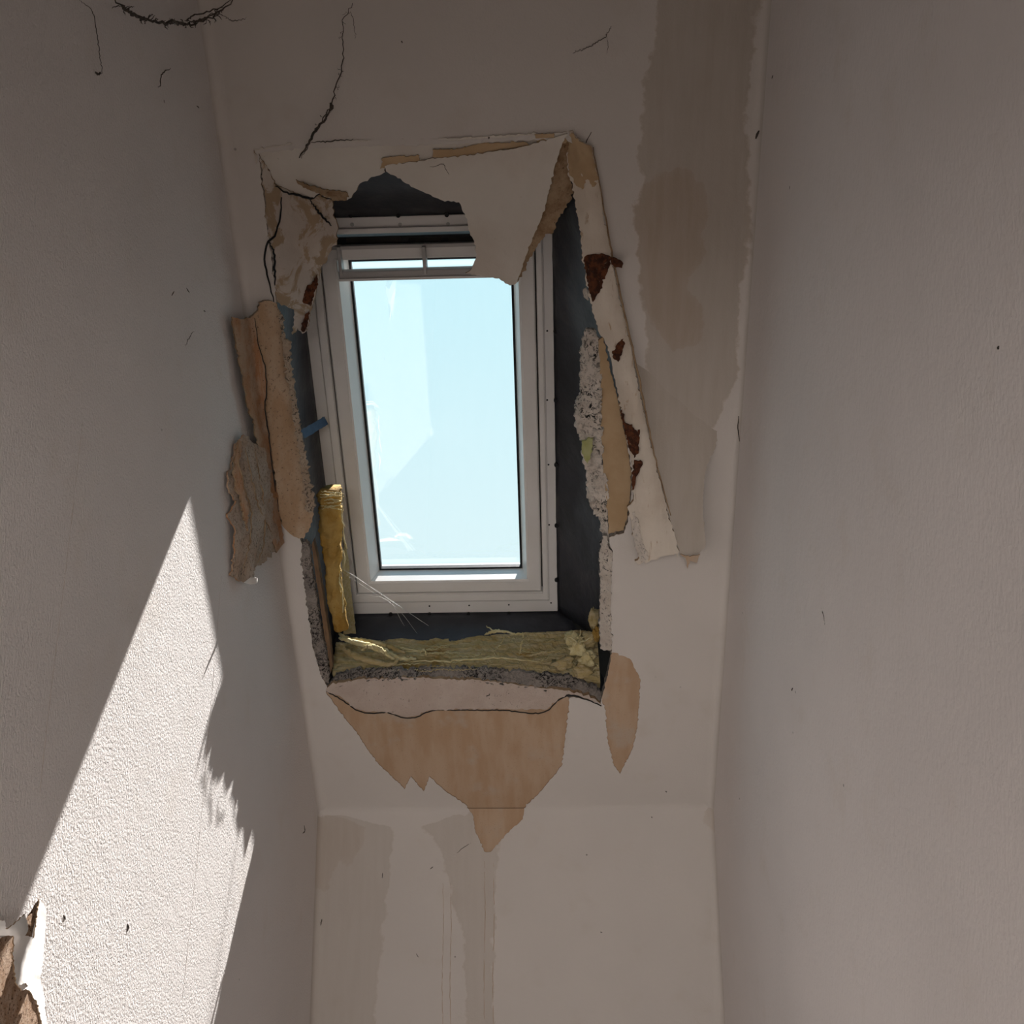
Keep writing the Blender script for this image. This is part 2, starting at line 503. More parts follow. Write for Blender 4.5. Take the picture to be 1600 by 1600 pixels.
def box(name, lo, hi, mat, parent=None, xf=None, bevel=0.0):
    bm = bmesh.new()
    bmesh.ops.create_cube(bm, size=1.0)
    lo, hi = np.asarray(lo, float), np.asarray(hi, float)
    for v in bm.verts:
        v.co = Vector(lo + (np.array(v.co) + 0.5) * (hi - lo))
    if bevel:
        bmesh.ops.bevel(bm, geom=list(bm.edges), offset=bevel, segments=2, affect='EDGES', profile=0.6)
    if xf:
        for v in bm.verts: v.co = Vector(xf(*v.co))
    bmesh.ops.recalc_face_normals(bm, faces=bm.faces)
    me = bpy.data.meshes.new(name); bm.to_mesh(me); bm.free()
    me.materials.append(MATS[mat])
    o = bpy.data.objects.new(name, me); COL.objects.link(o)
    if parent is not None: o.parent = parent
    return o

def tube(path, radii, seg=6, closed_ends=True):
    path = np.asarray(path, float)
    n = len(path)
    radii = np.broadcast_to(radii, (n,))
    tan = np.gradient(path, axis=0)
    tan /= np.maximum(np.linalg.norm(tan, axis=1), 1e-9)[:, None]
    ref = np.array([0.31, 0.17, 0.93])
    V, F = [], []
    for i in range(n):
        a = np.cross(tan[i], ref); a /= max(np.linalg.norm(a), 1e-9)
        b = np.cross(tan[i], a)
        for k in range(seg):
            th = 2 * math.pi * k / seg
            V.append(path[i] + radii[i] * (math.cos(th) * a + math.sin(th) * b))
    for i in range(n - 1):
        for k in range(seg):
            k2 = (k + 1) % seg
            F.append((i * seg + k, i * seg + k2, (i + 1) * seg + k2, (i + 1) * seg + k))
    if closed_ends:
        F.append(tuple(reversed(range(seg)))); F.append(tuple((n - 1) * seg + k for k in range(seg)))
    return V, F

def spline(pts, n=40):
    pts = np.asarray(pts, float)
    t_ = np.r_[0, np.cumsum(np.linalg.norm(np.diff(pts, axis=0), axis=1))]
    tt = np.linspace(0, t_[-1], n)
    m = np.gradient(pts, t_, axis=0) if len(pts) > 2 else np.repeat(((pts[1] - pts[0]) / t_[-1])[None], 2, 0)
    out = []
    for q in tt:
        i = min(max(np.searchsorted(t_, q) - 1, 0), len(pts) - 2)
        h = t_[i + 1] - t_[i]; s = (q - t_[i]) / h
        out.append((2*s**3-3*s**2+1)*pts[i] + (s**3-2*s**2+s)*h*m[i] + (-2*s**3+3*s**2)*pts[i+1] + (s**3-s**2)*h*m[i+1])
    return np.array(out)

def strand(name, pts, r, mat, parent=None, surf=S, n=30, wob=0.0, seed=0, taper=True):
    p = np.array([surf(np.array(q[0]), np.array(q[1]), q[2]) for q in pts])
    P = spline(p, n)
    if wob:
        rr = np.random.default_rng(seed)
        P = P + rr.normal(0, wob, P.shape)
    rad = np.full(n, r)
    if taper: rad = r * (0.35 + 0.65 * np.sin(np.linspace(0.15, math.pi - 0.15, n)))
    V, F = tube(P, rad)
    return new_obj(name, V, F, [mat], parent, smooth=True)

# ------------------------------------------------------------------ outlines on the slope (picture points, then metres on the slope)
HOLE = [(404, 240), (470, 232), (560, 229), (700, 226), (830, 219), (884, 216), (905, 232), (920, 300), (928, 390), (940, 460), (952, 520),
        (965, 600), (978, 680), (988, 740), (984, 800), (975, 833), (952, 840), (957, 866), (955, 895), (953, 949), (955, 1002), (956, 1022),
        (950, 1052), (942, 1085), (938, 1099), (912, 1092), (885, 1088), (817, 1086), (750, 1084), (650, 1083), (564, 1083), (518, 1080), (511, 1074), (500, 1050),
        (490, 1015), (482, 965), (476, 915), (471, 880), (472, 850), (460, 800), (448, 720), (436, 640), (424, 560), (420, 500), (432, 472),
        (424, 400), (414, 330)]
PATCH = [(509, 1081), (531, 1112), (561, 1149), (571, 1166), (591, 1193), (608, 1209), (632, 1233), (642, 1213), (662, 1236), (671, 1213),
         (696, 1236), (730, 1259), (731, 1262), (819, 1262), (848, 1233), (865, 1213), (878, 1196), (882, 1162), (887, 1120), (890, 1091), (889, 1079)]
PATCH_LOW = [(732, 1262), (740, 1277), (743, 1301), (750, 1314), (757, 1331), (767, 1331), (790, 1304), (817, 1280), (819, 1262)]
PATCH_R = [(954, 1020), (962, 1020), (986, 1031), (1001, 1064), (996, 1132), (990, 1166), (969, 1209), (959, 1196), (949, 1155), (946, 1115), (940, 1090), (942, 1083), (948, 1050)]

def uvpoly(poly, w=0.0):
    q = S(np.array([p[0] for p in poly], float), np.array([p[1] for p in poly], float), w) - P0
    return np.c_[q[:, 0], q @ UPV]

VT = (ZC - ZF) / math.sin(PHI)     # length of the slope up to the flat ceiling

# =================================================================== SETTING
# floor, walls, flat ceiling (solid slabs)
T = 0.12
tag(box('floor', (XL - T, YB - T, -T), (XR + T, D + T, 0.0), 'floor_wood'), 'pale grey wooden floor of the narrow attic room', 'floor', kind='structure')
y_top = D - VT * math.cos(PHI)
tag(box('ceiling', (XL - T, -0.05, ZC), (XR + T, y_top + 0.05, ZC + T), 'paint_side'), 'flat upper ceiling above the sloped part', 'ceiling', kind='structure')
tag(box('ceiling', (XL - T, YB - T, 1.86), (XR + T, -0.05, ZC + T), 'paint_side'), 'added low ceiling block over the viewer, shading the upper slope', 'ceiling', kind='structure')  # unseen block added to keep the rear fill off the upper slope
def gable(name, x0, x1, mat, parent=None):
    """side wall whose top follows the roof"""
    lo_, hi_ = P0 + N_OUT * 0.335 - UPV * 0.45, P0 + N_OUT * 0.335 + UPV * (VT + 0.1)
    prof = [(YB - T, 0.0), (lo_[1], 0.0), (lo_[1], lo_[2]), (hi_[1], hi_[2]), (YB - T, hi_[2])]
    n_ = len(prof)
    V_ = [(x0, y, z) for y, z in prof] + [(x1, y, z) for y, z in prof]
    F_ = [tuple(range(n_)), tuple(range(2 * n_ - 1, n_ - 1, -1))] + [(i, n_ + i, n_ + (i + 1) % n_, (i + 1) % n_) for i in range(n_)]
    bm_ = bmesh.new()
    vv_ = [bm_.verts.new(v) for v in V_]
    for f_ in F_: bm_.faces.new([vv_[i] for i in f_])
    bmesh.ops.recalc_face_normals(bm_, faces=bm_.faces)
    me_ = bpy.data.meshes.new(name); bm_.to_mesh(me_); bm_.free()
    me_.materials.append(MATS[mat])
    o_ = bpy.data.objects.new(name, me_); COL.objects.link(o_)
    if parent is not None: o_.parent = parent
    return o_
wr = tag(gable('wall_right', XR, XR + T, 'paint_side'), 'smooth off-white side wall right of the roof window', 'wall', kind='structure')

# left wall: plaster slab with a papered and painted skin, torn away at the lower left
wl_root = empty('wall_left')
tag(wl_root, 'grainy off-white side wall with a triangular patch of sunlight', 'wall', kind='structure')
gable('masonry', XL - T, XL - 0.0035, 'plaster_brown', wl_root)
TEAR_L = [(-40, 1462), (-8, 1470), (4, 1464), (22, 1452), (45, 1428), (58, 1408), (64, 1404), (62, 1425), (54, 1462), (50, 1500), (60, 1540), (72, 1570), (72, 1612), (40, 1640), (-40, 1646)]
def to_yz(poly):
    q = Lw(np.array([p[0] for p in poly], float), np.array([p[1] for p in poly], float), 0.0)
    return np.c_[q[:, 1], q[:, 2]]
tear = densify(to_yz(TEAR_L), 0.006, 0.0016, 3)
V, F = cdt(np.array([(YB, 0.0), (D, 0.0), (D, ZF), (D - 0.0, ZF), (y_top, ZC), (YB, ZC)]), [tear], 0.12)
P = np.c_[np.full(len(V), XL), V]
if np.cross(P[F[0][1]] - P[F[0][0]], P[F[0][2]] - P[F[0][0]])[0] < 0: F = [tuple(reversed(f)) for f in F]
solid_from(P, F, P - np.array([0.003, 0, 0]), ['paint_grainy'], 'painted_paper', wl_root)

# low end wall with a painted skin and the tip of the stripped patch
wf_root = empty('wall_front')
tag(wf_root, 'low off-white end wall with damp streaks below the slope', 'wall', kind='structure')
box('masonry', (XL - T, D + 0.0025, 0), (XR + T, D + T, ZF), 'board_paper', wf_root)
def to_xz(poly):
    q = Kw(np.array([p[0] for p in poly], float), np.array([p[1] for p in poly], float), 0.0)
    r = np.c_[q[:, 0], q[:, 2]]
    return r
low = to_xz(PATCH_LOW); low[[0, -1], 1] = ZF
low_d = densify(low, 0.005, 0.001, 4, keep=lambda p: p[1] > ZF - 1e-4)
low_d[:, 1] = np.where(low_d[:, 1] > ZF - 0.0006, ZF, low_d[:, 1])
outer = [(XL, 0.0), (XR, 0.0), (XR, ZF)] + [tuple(p) for p in (low_d[::-1] if low_d[0][0] < low_d[-1][0] else low_d)] + [(XL, ZF)]
# the notch runs along the top edge: keep the part under it
xs = [p[0] for p in outer]
notch = [tuple(p) for p in low_d]
i0 = int(np.argmin([p[0] + (0 if p[1] > ZF - 1e-6 else 9) for p in notch]))
i1 = int(np.argmax([p[0] - (0 if p[1] > ZF - 1e-6 else 9) for p in notch]))
seq = notch[i0:] + notch[:i0]
j1 = seq.index(notch[i1])
way = seq[:j1 + 1] if min(p[1] for p in seq[:j1 + 1]) < ZF - 0.02 else [seq[0]] + seq[j1:][::-1]
outer = np.array([(XL, 0.0), (XR, 0.0), (XR, ZF)] + way[::-1] + [(XL, ZF)])
V, F = cdt(outer, [], 0.03)
P = np.c_[V[:, 0], np.full(len(V), D), V[:, 1]]
if np.cross(P[F[0][1]] - P[F[0][0]], P[F[0][2]] - P[F[0][0]])[1] > 0: F = [tuple(reversed(f)) for f in F]
skin_front = solid_from(P, F, P + np.array([0, 0.0022, 0]), ['paint_slope', 'board_paper', 'torn_brown'], 'paint_layer', wf_root)

def set_amount(o, v):
    o.data.attributes.new('stain_shade_amount', 'FLOAT', 'POINT').data.foreach_set('value', np.full(len(o.data.vertices), v))

def set_attr(o, name, polys2d, pts2d, twin=True):
    sd = np.full(len(pts2d), -1.0)
    for poly in polys2d:
        d = seg_dist(poly, pts2d)
        sd = np.maximum(sd, np.where(inside(poly, pts2d), d, -d))
    a = o.data.attributes.new(name, 'FLOAT', 'POINT')
    a.data.foreach_set('value', np.r_[sd, sd] if twin else sd)

KNEE_PALE = [to_xz(p) for p in (
    [(470, 1272), (604, 1276), (616, 1300), (612, 1330), (604, 1420), (590, 1520), (580, 1680), (470, 1680)],
    [(650, 1280), (735, 1268), (800, 1268), (775, 1340), (771, 1460), (773, 1680), (722, 1680), (728, 1480), (705, 1400), (690, 1330), (668, 1300)])]
KNEE_BROWN = [to_xz(p) for p in (
    [(470, 1272), (560, 1274), (575, 1300), (545, 1360), (528, 1340), (512, 1390), (470, 1380)],
    [(1088, 1235), (1140, 1235), (1140, 1310), (1112, 1300), (1100, 1270)])]
set_attr(skin_front, 'stain_pale', KNEE_PALE, V)
set_attr(skin_front, 'stain_brown', KNEE_BROWN, V)
set_amount(skin_front, 0.45)

# the slope: board with the hole, painted skin with the hole and the stripped patches
cs = empty('ceiling')
tag(cs, 'sloped off-white plasterboard ceiling broken open around the roof window', 'ceiling', kind='structure')
hole = uvpoly(HOLE)
hole_d = densify(hole, 0.006, 0.0012, 11)
V, F = cdt(np.array([(XL, -0.0), (XR, -0.0), (XR, VT), (XL, VT)]), [hole_d], 0.08)
P = uvw(V[:, 0], V[:, 1], np.full(len(V), -0.002))
if np.dot(np.cross(P[F[0][1]] - P[F[0][0]], P[F[0][2]] - P[F[0][0]]), -N_OUT) < 0: F = [tuple(reversed(f)) for f in F]
solid_from(P, F, P + N_OUT * 0.022, ['board_paper', 'board_paper', 'gypsum_crumb'], 'plasterboard', cs)

# outline of everything stripped of paint: hole + brown patches joined through the rasterised skin
pat = uvpoly(PATCH); pat_r = uvpoly(PATCH_R)
pat[np.abs(np.array([p[1] for p in PATCH]) - 1262) < 0.5, 1] = 0.0
strip = densify(pat, 0.005, 0.0011, 5, keep=lambda p: p[1] < 0.002)
strip_r = densify(pat_r, 0.005, 0.0011, 6)
# constrained triangulation with all three loops; drop whatever falls in any of them
pts, edges = [], []
for lp in (np.array([(XL, 0.0), (XR, 0.0), (XR, VT), (XL, VT)]), hole_d * 1.0, strip, strip_r):
    b = len(pts); pts += [tuple(p) for p in lp]
    edges += [(b + i, b + (i + 1) % len(lp)) for i in range(len(lp))]
sp = 0.022
gx, gy = np.meshgrid(np.arange(XL + sp / 2, XR, sp), np.arange(sp / 2, VT, sp))
g = np.c_[gx.ravel(), gy.ravel()]
k = (seg_dist(hole_d, g) > sp * 0.4) & (seg_dist(strip, g) > sp * 0.3) & (seg_dist(strip_r, g) > sp * 0.3) & ~inside(hole_d, g)
pts += [tuple(p) for p in g[k]]
Vv, Ee, Ff, *_ = delaunay_2d_cdt([Vector((float(p[0]), float(p[1]))) for p in pts], edges, [], 0, 1e-7)
V = np.array([(v.x, v.y) for v in Vv]); F = [tuple(f) for f in Ff]
cen = np.array([V[list(f)].mean(0) for f in F])
bad = inside(hole_d, cen) | inside(strip, cen) | inside(strip_r, cen) | (cen[:, 1] < 0) | (cen[:, 0] < XL) | (cen[:, 0] > XR) | (cen[:, 1] > VT)
F = [f for f, q in zip(F, bad) if not q]
P = uvw(V[:, 0], V[:, 1], np.zeros(len(V)))
if np.dot(np.cross(P[F[0][1]] - P[F[0][0]], P[F[0][2]] - P[F[0][0]]), -N_OUT) < 0: F = [tuple(reversed(f)) for f in F]
skin = solid_from(P, F, P + N_OUT * 0.0019, ['paint_slope', 'board_paper', 'torn_brown'], 'paint_layer', cs)
SLOPE_STAIN_SHADE = [uvpoly(p) for p in (  # damp stain, carried further down so it also darkens the shaded part
    [(1035, -40), (1030, 70), (1005, 120), (1003, 200), (998, 290), (992, 340), (1000, 420), (1006, 500), (1012, 560), (1020, 640), (1050, 690), (1112, 672), (1150, 600), (1172, 300), (1165, 160), (1180, 80), (1190, -40)],)]
SLOPE_BROWN = [uvpoly(p) for p in (
    [(1000, 285), (1060, 262), (1105, 292), (1100, 400), (1076, 440), (1100, 490), (1092, 530), (1056, 545), (1012, 490), (1000, 400), (992, 340)],)]
set_attr(skin, 'stain_pale', SLOPE_STAIN_SHADE, V)
set_attr(skin, 'stain_brown', SLOPE_BROWN, V)
set_amount(skin, 0.80)

# rounded filler along the corners
def cove(name, a, b, d1, d2, r, mat, slope):
    a, b, d1, d2 = (np.asarray(q, float) for q in (a, b, d1, d2))
    n = 9
    prof = [d1 * r * (1 - s_) ** 2 + d2 * r * s_ ** 2 for s_ in np.linspace(0, 1, n)]
    k = 2 + int(np.linalg.norm(b - a) / 0.05)
    V = [a + (b - a) * i / (k - 1) + p for i in range(k) for p in prof]
    F = [(i * n + j, i * n + j + 1, (i + 1) * n + j + 1, (i + 1) * n + j) for i in range(k - 1) for j in range(n - 1)]
    o = new_obj(name, V, F, [mat], smooth=True)
    V = np.array(V)
    if slope:
        q_ = V - P0; p2 = np.c_[q_[:, 0], q_ @ UPV]
    else:
        p2 = V[:, [0, 2]]
    if abs(a[2] - b[2]) < 1e-6: p2 = p2 + 50.0      # the fold itself stays clean
    set_attr(o, 'stain_pale', SLOPE_STAIN_SHADE if slope else KNEE_PALE, p2, False)
    set_attr(o, 'stain_brown', SLOPE_BROWN if slope else KNEE_BROWN, p2, False)
    set_amount(o, 0.80 if slope else 0.45)
    return o
def corner(u, v): return uvw(np.array(u), np.array(v), np.array(0.0))
IN = -N_OUT
DN = np.array([0, 0, -1.0])
pu = to_uv(728, 1262)[0], to_uv(822, 1262)[0]
for k_, (a_, b_, d1_, d2_, r_, lab) in enumerate((
        (corner(XL, -0.02), corner(XL, VT), (1, 0, 0), IN, 0.022, 'rounded filler along the corner of sloped ceiling and left wall'),
        (corner(XR, -0.02), corner(XR, VT), (-1, 0, 0), IN, 0.022, 'rounded filler along the corner of sloped ceiling and right wall'),
        ((XL, D, 0), (XL, D, ZF + 0.01), (1, 0, 0), (0, -1, 0), 0.022, 'rounded filler in the corner of end wall and left wall'),
        ((XR, D, 0), (XR, D, ZF + 0.01), (-1, 0, 0), (0, -1, 0), 0.022, 'rounded filler in the corner of end wall and right wall'),
        ((XL, D, ZF), (pu[0], D, ZF), DN, UPV, 0.014, 'soft fold of end wall and slope left of the brown tip'),
        ((pu[1], D, ZF), (XR, D, ZF), DN, UPV, 0.014, 'soft fold of end wall and slope right of the brown tip'))):
    tag(cove('trim_%d' % (k_ + 1), a_, b_, d1_, d2_, r_, 'paint_slope', k_ < 2), lab, 'trim', kind='structure')

# unseen wall behind the camera, opening added to let the fill lamp in
wb = empty('wall_back')
tag(wb, 'off-white wall behind the viewer with an opening added for fill light', 'wall', kind='structure')
ox0, ox1, oz0, oz1 = -0.5, 0.3, 0.92, 1.74
box('masonry', (XL - T, YB - T, 0), (ox0, YB, ZC), 'paint_side', wb)
box('masonry', (ox1, YB - T, 0), (XR + T, YB, ZC), 'paint_side', wb)
box('masonry', (ox0, YB - T, 0), (ox1, YB, oz0), 'paint_side', wb)
box('masonry', (ox0, YB - T, oz1), (ox1, YB, ZC), 'paint_side', wb)

# =================================================================== ROOF WINDOW
win = empty('window_1')
tag(win, 'white roof window with a ventilation bar, set deep in the broken ceiling', 'window', kind='structure')

def line_u(a, b, w):
    """mean u of a picture line that runs up the slope"""
    return 0.5 * (to_uv(*a, w)[0] + to_uv(*b, w)[0])
SU0 = line_u((500, 425), (561, 927), WF)
SU1 = line_u((836, 400), (845, 920), WF)
SV0 = to_uv(700, 926, WF)[1]
SV1 = to_uv(660, 382, WF)[1]
FU0 = line_u((479, 523), (505, 755), WF)
FU1 = line_u((867, 400), (870, 955), WF)
FV0 = to_uv(700, 960, WF)[1]
FV1 = to_uv(640, 337, WF)[1]

def ring(names, rect, profs, mat, parent):
    """four mitred members; a profile is a closed list of (inset, w); profs by side: left, right, bottom, top"""
    u0, u1, v0, v1 = rect
    L, Rr, B, Tt = profs
    def at(side, i):
        if side == 'l':
            ins, w = L[i]; return [(u0 + ins, v0 + B[i][0], w), (u0 + ins, v1 - Tt[i][0], w)]
        if side == 'r':
            ins, w = Rr[i]; return [(u1 - ins, v0 + B[i][0], w), (u1 - ins, v1 - Tt[i][0], w)]
        if side == 'b':
            ins, w = B[i]; return [(u0 + L[i][0], v0 + ins, w), (u1 - Rr[i][0], v0 + ins, w)]
        ins, w = Tt[i]; return [(u0 + L[i][0], v1 - ins, w), (u1 - Rr[i][0], v1 - ins, w)]
    out = []
    for side, nm in zip('lrbt', names):
        n = len(L)
        A, Bq = [], []
        for i in range(n):
            a, b = at(side, i)
            A.append(uvw(*map(np.array, a))); Bq.append(uvw(*map(np.array, b)))
        F = [(i, (i + 1) % n, n + (i + 1) % n, n + i) for i in range(n)] + [tuple(range(n))[::-1], tuple(range(n, 2 * n))]
        bm = bmesh.new()
        vs_ = [bm.verts.new(Vector(p)) for p in A + Bq]
        for f in F: bm.faces.new([vs_[i] for i in f])
        bmesh.ops.recalc_face_normals(bm, faces=bm.faces)
        me = bpy.data.meshes.new(nm); bm.to_mesh(me); bm.free()
        me.materials.append(MATS[mat])
        o = bpy.data.objects.new(nm, me); COL.objects.link(o); o.parent = parent
        out.append(o)
    return out

gl_, gr_, gb_, gt_ = SU0 - FU0, FU1 - SU1, SV0 - FV0, FV1 - SV1     # frame widths outside the sash
def frame_prof(g):
    g = g - 0.003
    return [(0, WF - 0.10), (0, WF - 0.012), (0.002, WF - 0.006), (g * 0.56, WF - 0.004), (g * 0.58, WF - 0.010), (g * 0.66, WF - 0.010),
            (g * 0.67, WF + 0.002), (g * 0.96, WF + 0.002), (g, WF - 0.004), (g, WF - 0.10)]
frame_m = ring(['frame_member'] * 4, (FU0, FU1, FV0, FV1), [frame_prof(x) for x in (gl_, gr_, gb_, gt_ * 0.64)], 'window_white', win)
def sash_prof(face, bev):
    return [(0, WF - 0.085), (0, WF - 0.004), (0.003, WF), (face * 0.86, WF), (face * 0.88, WF - 0.002), (face, WF - 0.003), (face + bev, WG + 0.006), (face + bev, WF - 0.085)]
sp_l, sp_r, sp_b, sp_t = sash_prof(0.036, 0.016), sash_prof(0.036, 0.013), sash_prof(0.035, 0.003), sash_prof(0.030, 0.010)
sash_m = ring(['sash_member'] * 4, (SU0, SU1, SV0, SV1), [sp_l, sp_r, sp_b, sp_t], 'window_white', win)
seal = lambda g: [(g - 0.010, WF - 0.030), (g + 0.010, WF - 0.030), (g + 0.010, WF - 0.060), (g - 0.010, WF - 0.060)]
ring(['rebate_seal'] * 4, (FU0, FU1, FV0, FV1), [seal(q) for q in (gl_, gr_, gb_, gt_)], 'black_rubber', win)
gask = lambda p: [(p[-2][0] - 0.001, WG + 0.0075), (p[-2][0] + 0.005, WG + 0.0075), (p[-2][0] + 0.005, WG - 0.006), (p[-2][0] - 0.001, WG - 0.006)]
for g_, m_ in zip(ring(['gasket'] * 4, (SU0, SU1, SV0, SV1), [gask(q) for q in (sp_l, sp_r, sp_b, sp_t)], 'black_rubber', win), sash_m): g_.parent = m_
# pane (one flat sheet of clear glass)
pu0, pu1, pv0, pv1 = SU0 + 0.045, SU1 - 0.042, SV0 + 0.038, SV1 - 0.034
new_obj('pane', [uvw(np.array(a), np.array(b), np.array(WG)) for a, b in ((pu0, pv0), (pu1, pv0), (pu1, pv1), (pu0, pv1))], [(0, 1, 2, 3)], ['pane_glass'], win)

def wbox(name, px0, py0, px1, py1, w0, w1, mat, parent=win, bevel=0.0015, ref=None):
    """box square to the window; the two picture corners are read at depth w1 (the face)"""
    xm = 0.5 * (px0 + px1); ym = 0.5 * (py0 + py1)
    ua, ub = to_uv(px0, ym, w1)[0], to_uv(px1, ym, w1)[0]
    va, vb = to_uv(xm, py1, w1)[1], to_uv(xm, py0, w1)[1]
    return box(name, (ua, va, w0), (ub, vb, w1), mat, parent, lambda a, b, c: uvw(np.array(a), np.array(b), np.array(c)), bevel)

# ventilation head: dark slot, upper rail, flap, control bar and its brackets
vent_ch = wbox('vent_channel', 506, 367, 836, 385, WF - 0.07, WF - 0.020, 'black_rubber')
for a, b in ((541, 626), (640, 690), (700, 760)):
    wbox('vent_slot', a, 370.5, b, 379, WF - 0.03, WF - 0.0185, 'roof_dark', vent_ch, bevel=0.002)
wbox('vent_lip', 505, 381, 836, 387, WF - 0.01, WF + 0.006, 'window_grey')
cbar = wbox('control_bar', 529, 421, 812, 436, WF - 0.012, WF + 0.014, 'window_grey', bevel=0.003)
wbox('bar_edge', 529, 432.5, 812, 436.5, WF + 0.010, WF + 0.019, 'window_white', cbar, bevel=0.001)
wbox('bar_bracket', 528, 386, 533, 432, WF - 0.01, WF + 0.018, 'window_grey', cbar)
wbox('bar_bracket', 660, 386, 665.5, 429, WF - 0.01, WF + 0.020, 'window_grey', cbar)
wbox('bar_bracket', 808, 386, 813, 432, WF - 0.01, WF + 0.018, 'window_grey', cbar)
# clip holes and notches round the frame
def disc(name, px, py, r, w, mat='black_rubber', h=0.004):
    u, v = to_uv(px, py, w)
    V, F = [], []
    n = 10
    for ww in (w - h, w + 0.0006):
        for k in range(n):
            V.append(uvw(np.array(u + r * math.cos(2 * math.pi * k / n)), np.array(v + r * math.sin(2 * math.pi * k / n)), np.array(ww)))
    F = [(k, (k + 1) % n, n + (k + 1) % n, n + k) for k in range(n)] + [tuple(range(n))[::-1], tuple(range(n, 2 * n))]
    return new_obj(name, V, F, [mat], frame_m[1 if px > 845 else 2 if py > 900 else 3])
for px, py in ((855, 517), (855, 625), (857, 726), (858, 820), (671, 947), (733, 946), (795, 945), (861, 942)):
    disc('clip_hole', px, py, 0.0022, WF - 0.004)
for px, py in ((550, 351), (625, 351), (700, 350)):
    disc('clip_hole', px, py, 0.0042, WF - 0.004, 'window_grey')
for px, py in ((868, 518), (868.5, 626), (869, 727), (869.5, 822), (869.5, 907), (610, 961), (671, 961), (732, 960.5), (795, 960), (548, 337), (622, 337), (698, 336)):
    disc('edge_notch', px, py, 0.0048, WF + 0.0006, 'black_rubber', 0.02)

# roof deck outside, closing the roof around the window
deck = empty('roof_deck')
tag(deck, 'dark roof boarding behind the opening, closing the roof around the window', 'roof', kind='structure')
w_a, w_b = -0.46, -0.34
bx = lambda lo, hi: box('deck_board', lo, hi, 'roof_dark', deck, lambda a, b, c: uvw(np.array(a), np.array(b), np.array(c)))
bx((XL - 0.2, -0.5, w_a), (FU0 + 0.006, VT + 0.4, w_b)); bx((FU1 - 0.006, -0.5, w_a), (XR + 0.2, VT + 0.4, w_b))
bx((FU0 + 0.006, -0.5, w_a), (FU1 - 0.006, FV0 + 0.006, w_b)); bx((FU0 + 0.006, FV1 - 0.006, w_a), (FU1 - 0.006, VT + 0.4, w_b))

# =================================================================== BLACK UNDERLAY COLLAR
col_root = empty('underlay_collar')
tag(col_root, 'black underlay membrane lining the opening around the roof window', 'membrane')
def ruled(name, A, B, mat, parent, nA=26, nB=10, rough=0.004, rscale=9, bulge=0.0, seed=1, ref=None):
    A = spline([S(np.array(p[0]), np.array(p[1]), p[2]) if len(p) == 3 else p[0] for p in A], nA)
    B = spline([S(np.array(p[0]), np.array(p[1]), p[2]) if len(p) == 3 else p[0] for p in B], nA)
    V = []
    for i in range(nA):
        for j in range(nB):
            s = j / (nB - 1)
            V.append(A[i] * (1 - s) + B[i] * s - N_OUT * bulge * math.sin(math.pi * s))
    V = np.array(V)
    V = V + noise3(V, rscale, rough, 3, seed)[:, None] * (-N_OUT)
    F = [(i * nB + j, i * nB + j + 1, (i + 1) * nB + j + 1, (i + 1) * nB + j) for i in range(nA - 1) for j in range(nB - 1)]
    o = new_obj(name, V, F, [mat], parent, smooth=True)
    md = o.modifiers.new('thickness', 'SOLIDIFY'); md.thickness = 0.0015; md.offset = 0
    return o
def c_(u, v, w): return (uvw(np.array(u), np.array(v), np.array(w)),)
ruled('membrane_panel', [c_(FU1 - 0.002, FV1 + 0.01, WF - 0.012), c_(FU1 - 0.002, FV0 - 0.01, WF - 0.012)],
      [(905, 285, -0.03), (935, 400, -0.03), (962, 540, -0.03), (985, 700, -0.03), (975, 800, -0.03), (965, 900, -0.035), (962, 1030, -0.04)], 'membrane', col_root, 30, 12, 0.012, 7, -0.02, 2)
ruled('membrane_panel', [c_(FU0 + 0.002, FV1 + 0.01, WF - 0.012), c_(FU0 + 0.002, FV0 - 0.01, WF - 0.012)],
      [(408, 250, -0.03), (420, 360, -0.03), (424, 470, -0.03), (425, 600, -0.03), (445, 740, -0.03), (468, 860, -0.03), (500, 1060, -0.03)], 'membrane', col_root, 30, 10, 0.006, 7, -0.01, 3)
ruled('membrane_panel', [c_(FU0 - 0.01, FV1 - 0.002, WF - 0.012), c_(FU1 + 0.01, FV1 - 0.002, WF - 0.012)],
      [(405, 238, -0.03), (560, 225, -0.03), (720, 222, -0.03), (910, 214, -0.03)], 'membrane', col_root, 26, 8, 0.003, 7, 0, 4)
ruled('membrane_panel', [c_(FU0 - 0.01, FV0 + 0.002, WF - 0.012), c_(FU1 + 0.02, FV0 + 0.002, WF - 0.012)],
      [(500, 1078, -0.03), (650, 1072, -0.03), (800, 1076, -0.03), (965, 1100, -0.03)], 'membrane', col_root, 26, 10, 0.005, 7, 0, 5)

# =================================================================== TORN LINING BOARDS
# top edge piece still fixed under the slope
top_fix = sheet('lining_remnant', [(397, 233, 0.0), (470, 222, 0.001), (550, 219, 0.001), (680, 217, 0.001), (830, 209, 0.001), (886, 206, 0.002), (878, 214, -0.004), (830, 227, -0.012), (750, 241, -0.02),
    (680, 249, -0.025), (655, 251, -0.03), (600, 259, -0.035), (602, 269, -0.04), (585, 276, -0.05), (562, 287, -0.06), (555, 300, -0.075), (542, 313, -0.09), (522, 313, -0.09), (500, 302, -0.075),
    (482, 310, -0.085), (467, 305, -0.08), (450, 297, -0.06), (432, 289, -0.045), (418, 262, -0.02)],
    ['lining_paint', 'torn_brown', 'torn_brown'], 0.010, [(500, 262, -0.03), (480, 280, -0.06), (520, 288, -0.055), (560, 255, -0.03)], 6, 1.0, rough=0.004, rscale=16, seed=21)
tag(top_fix, 'cracked strip of painted lining still fixed along the top of the opening', 'lining board')
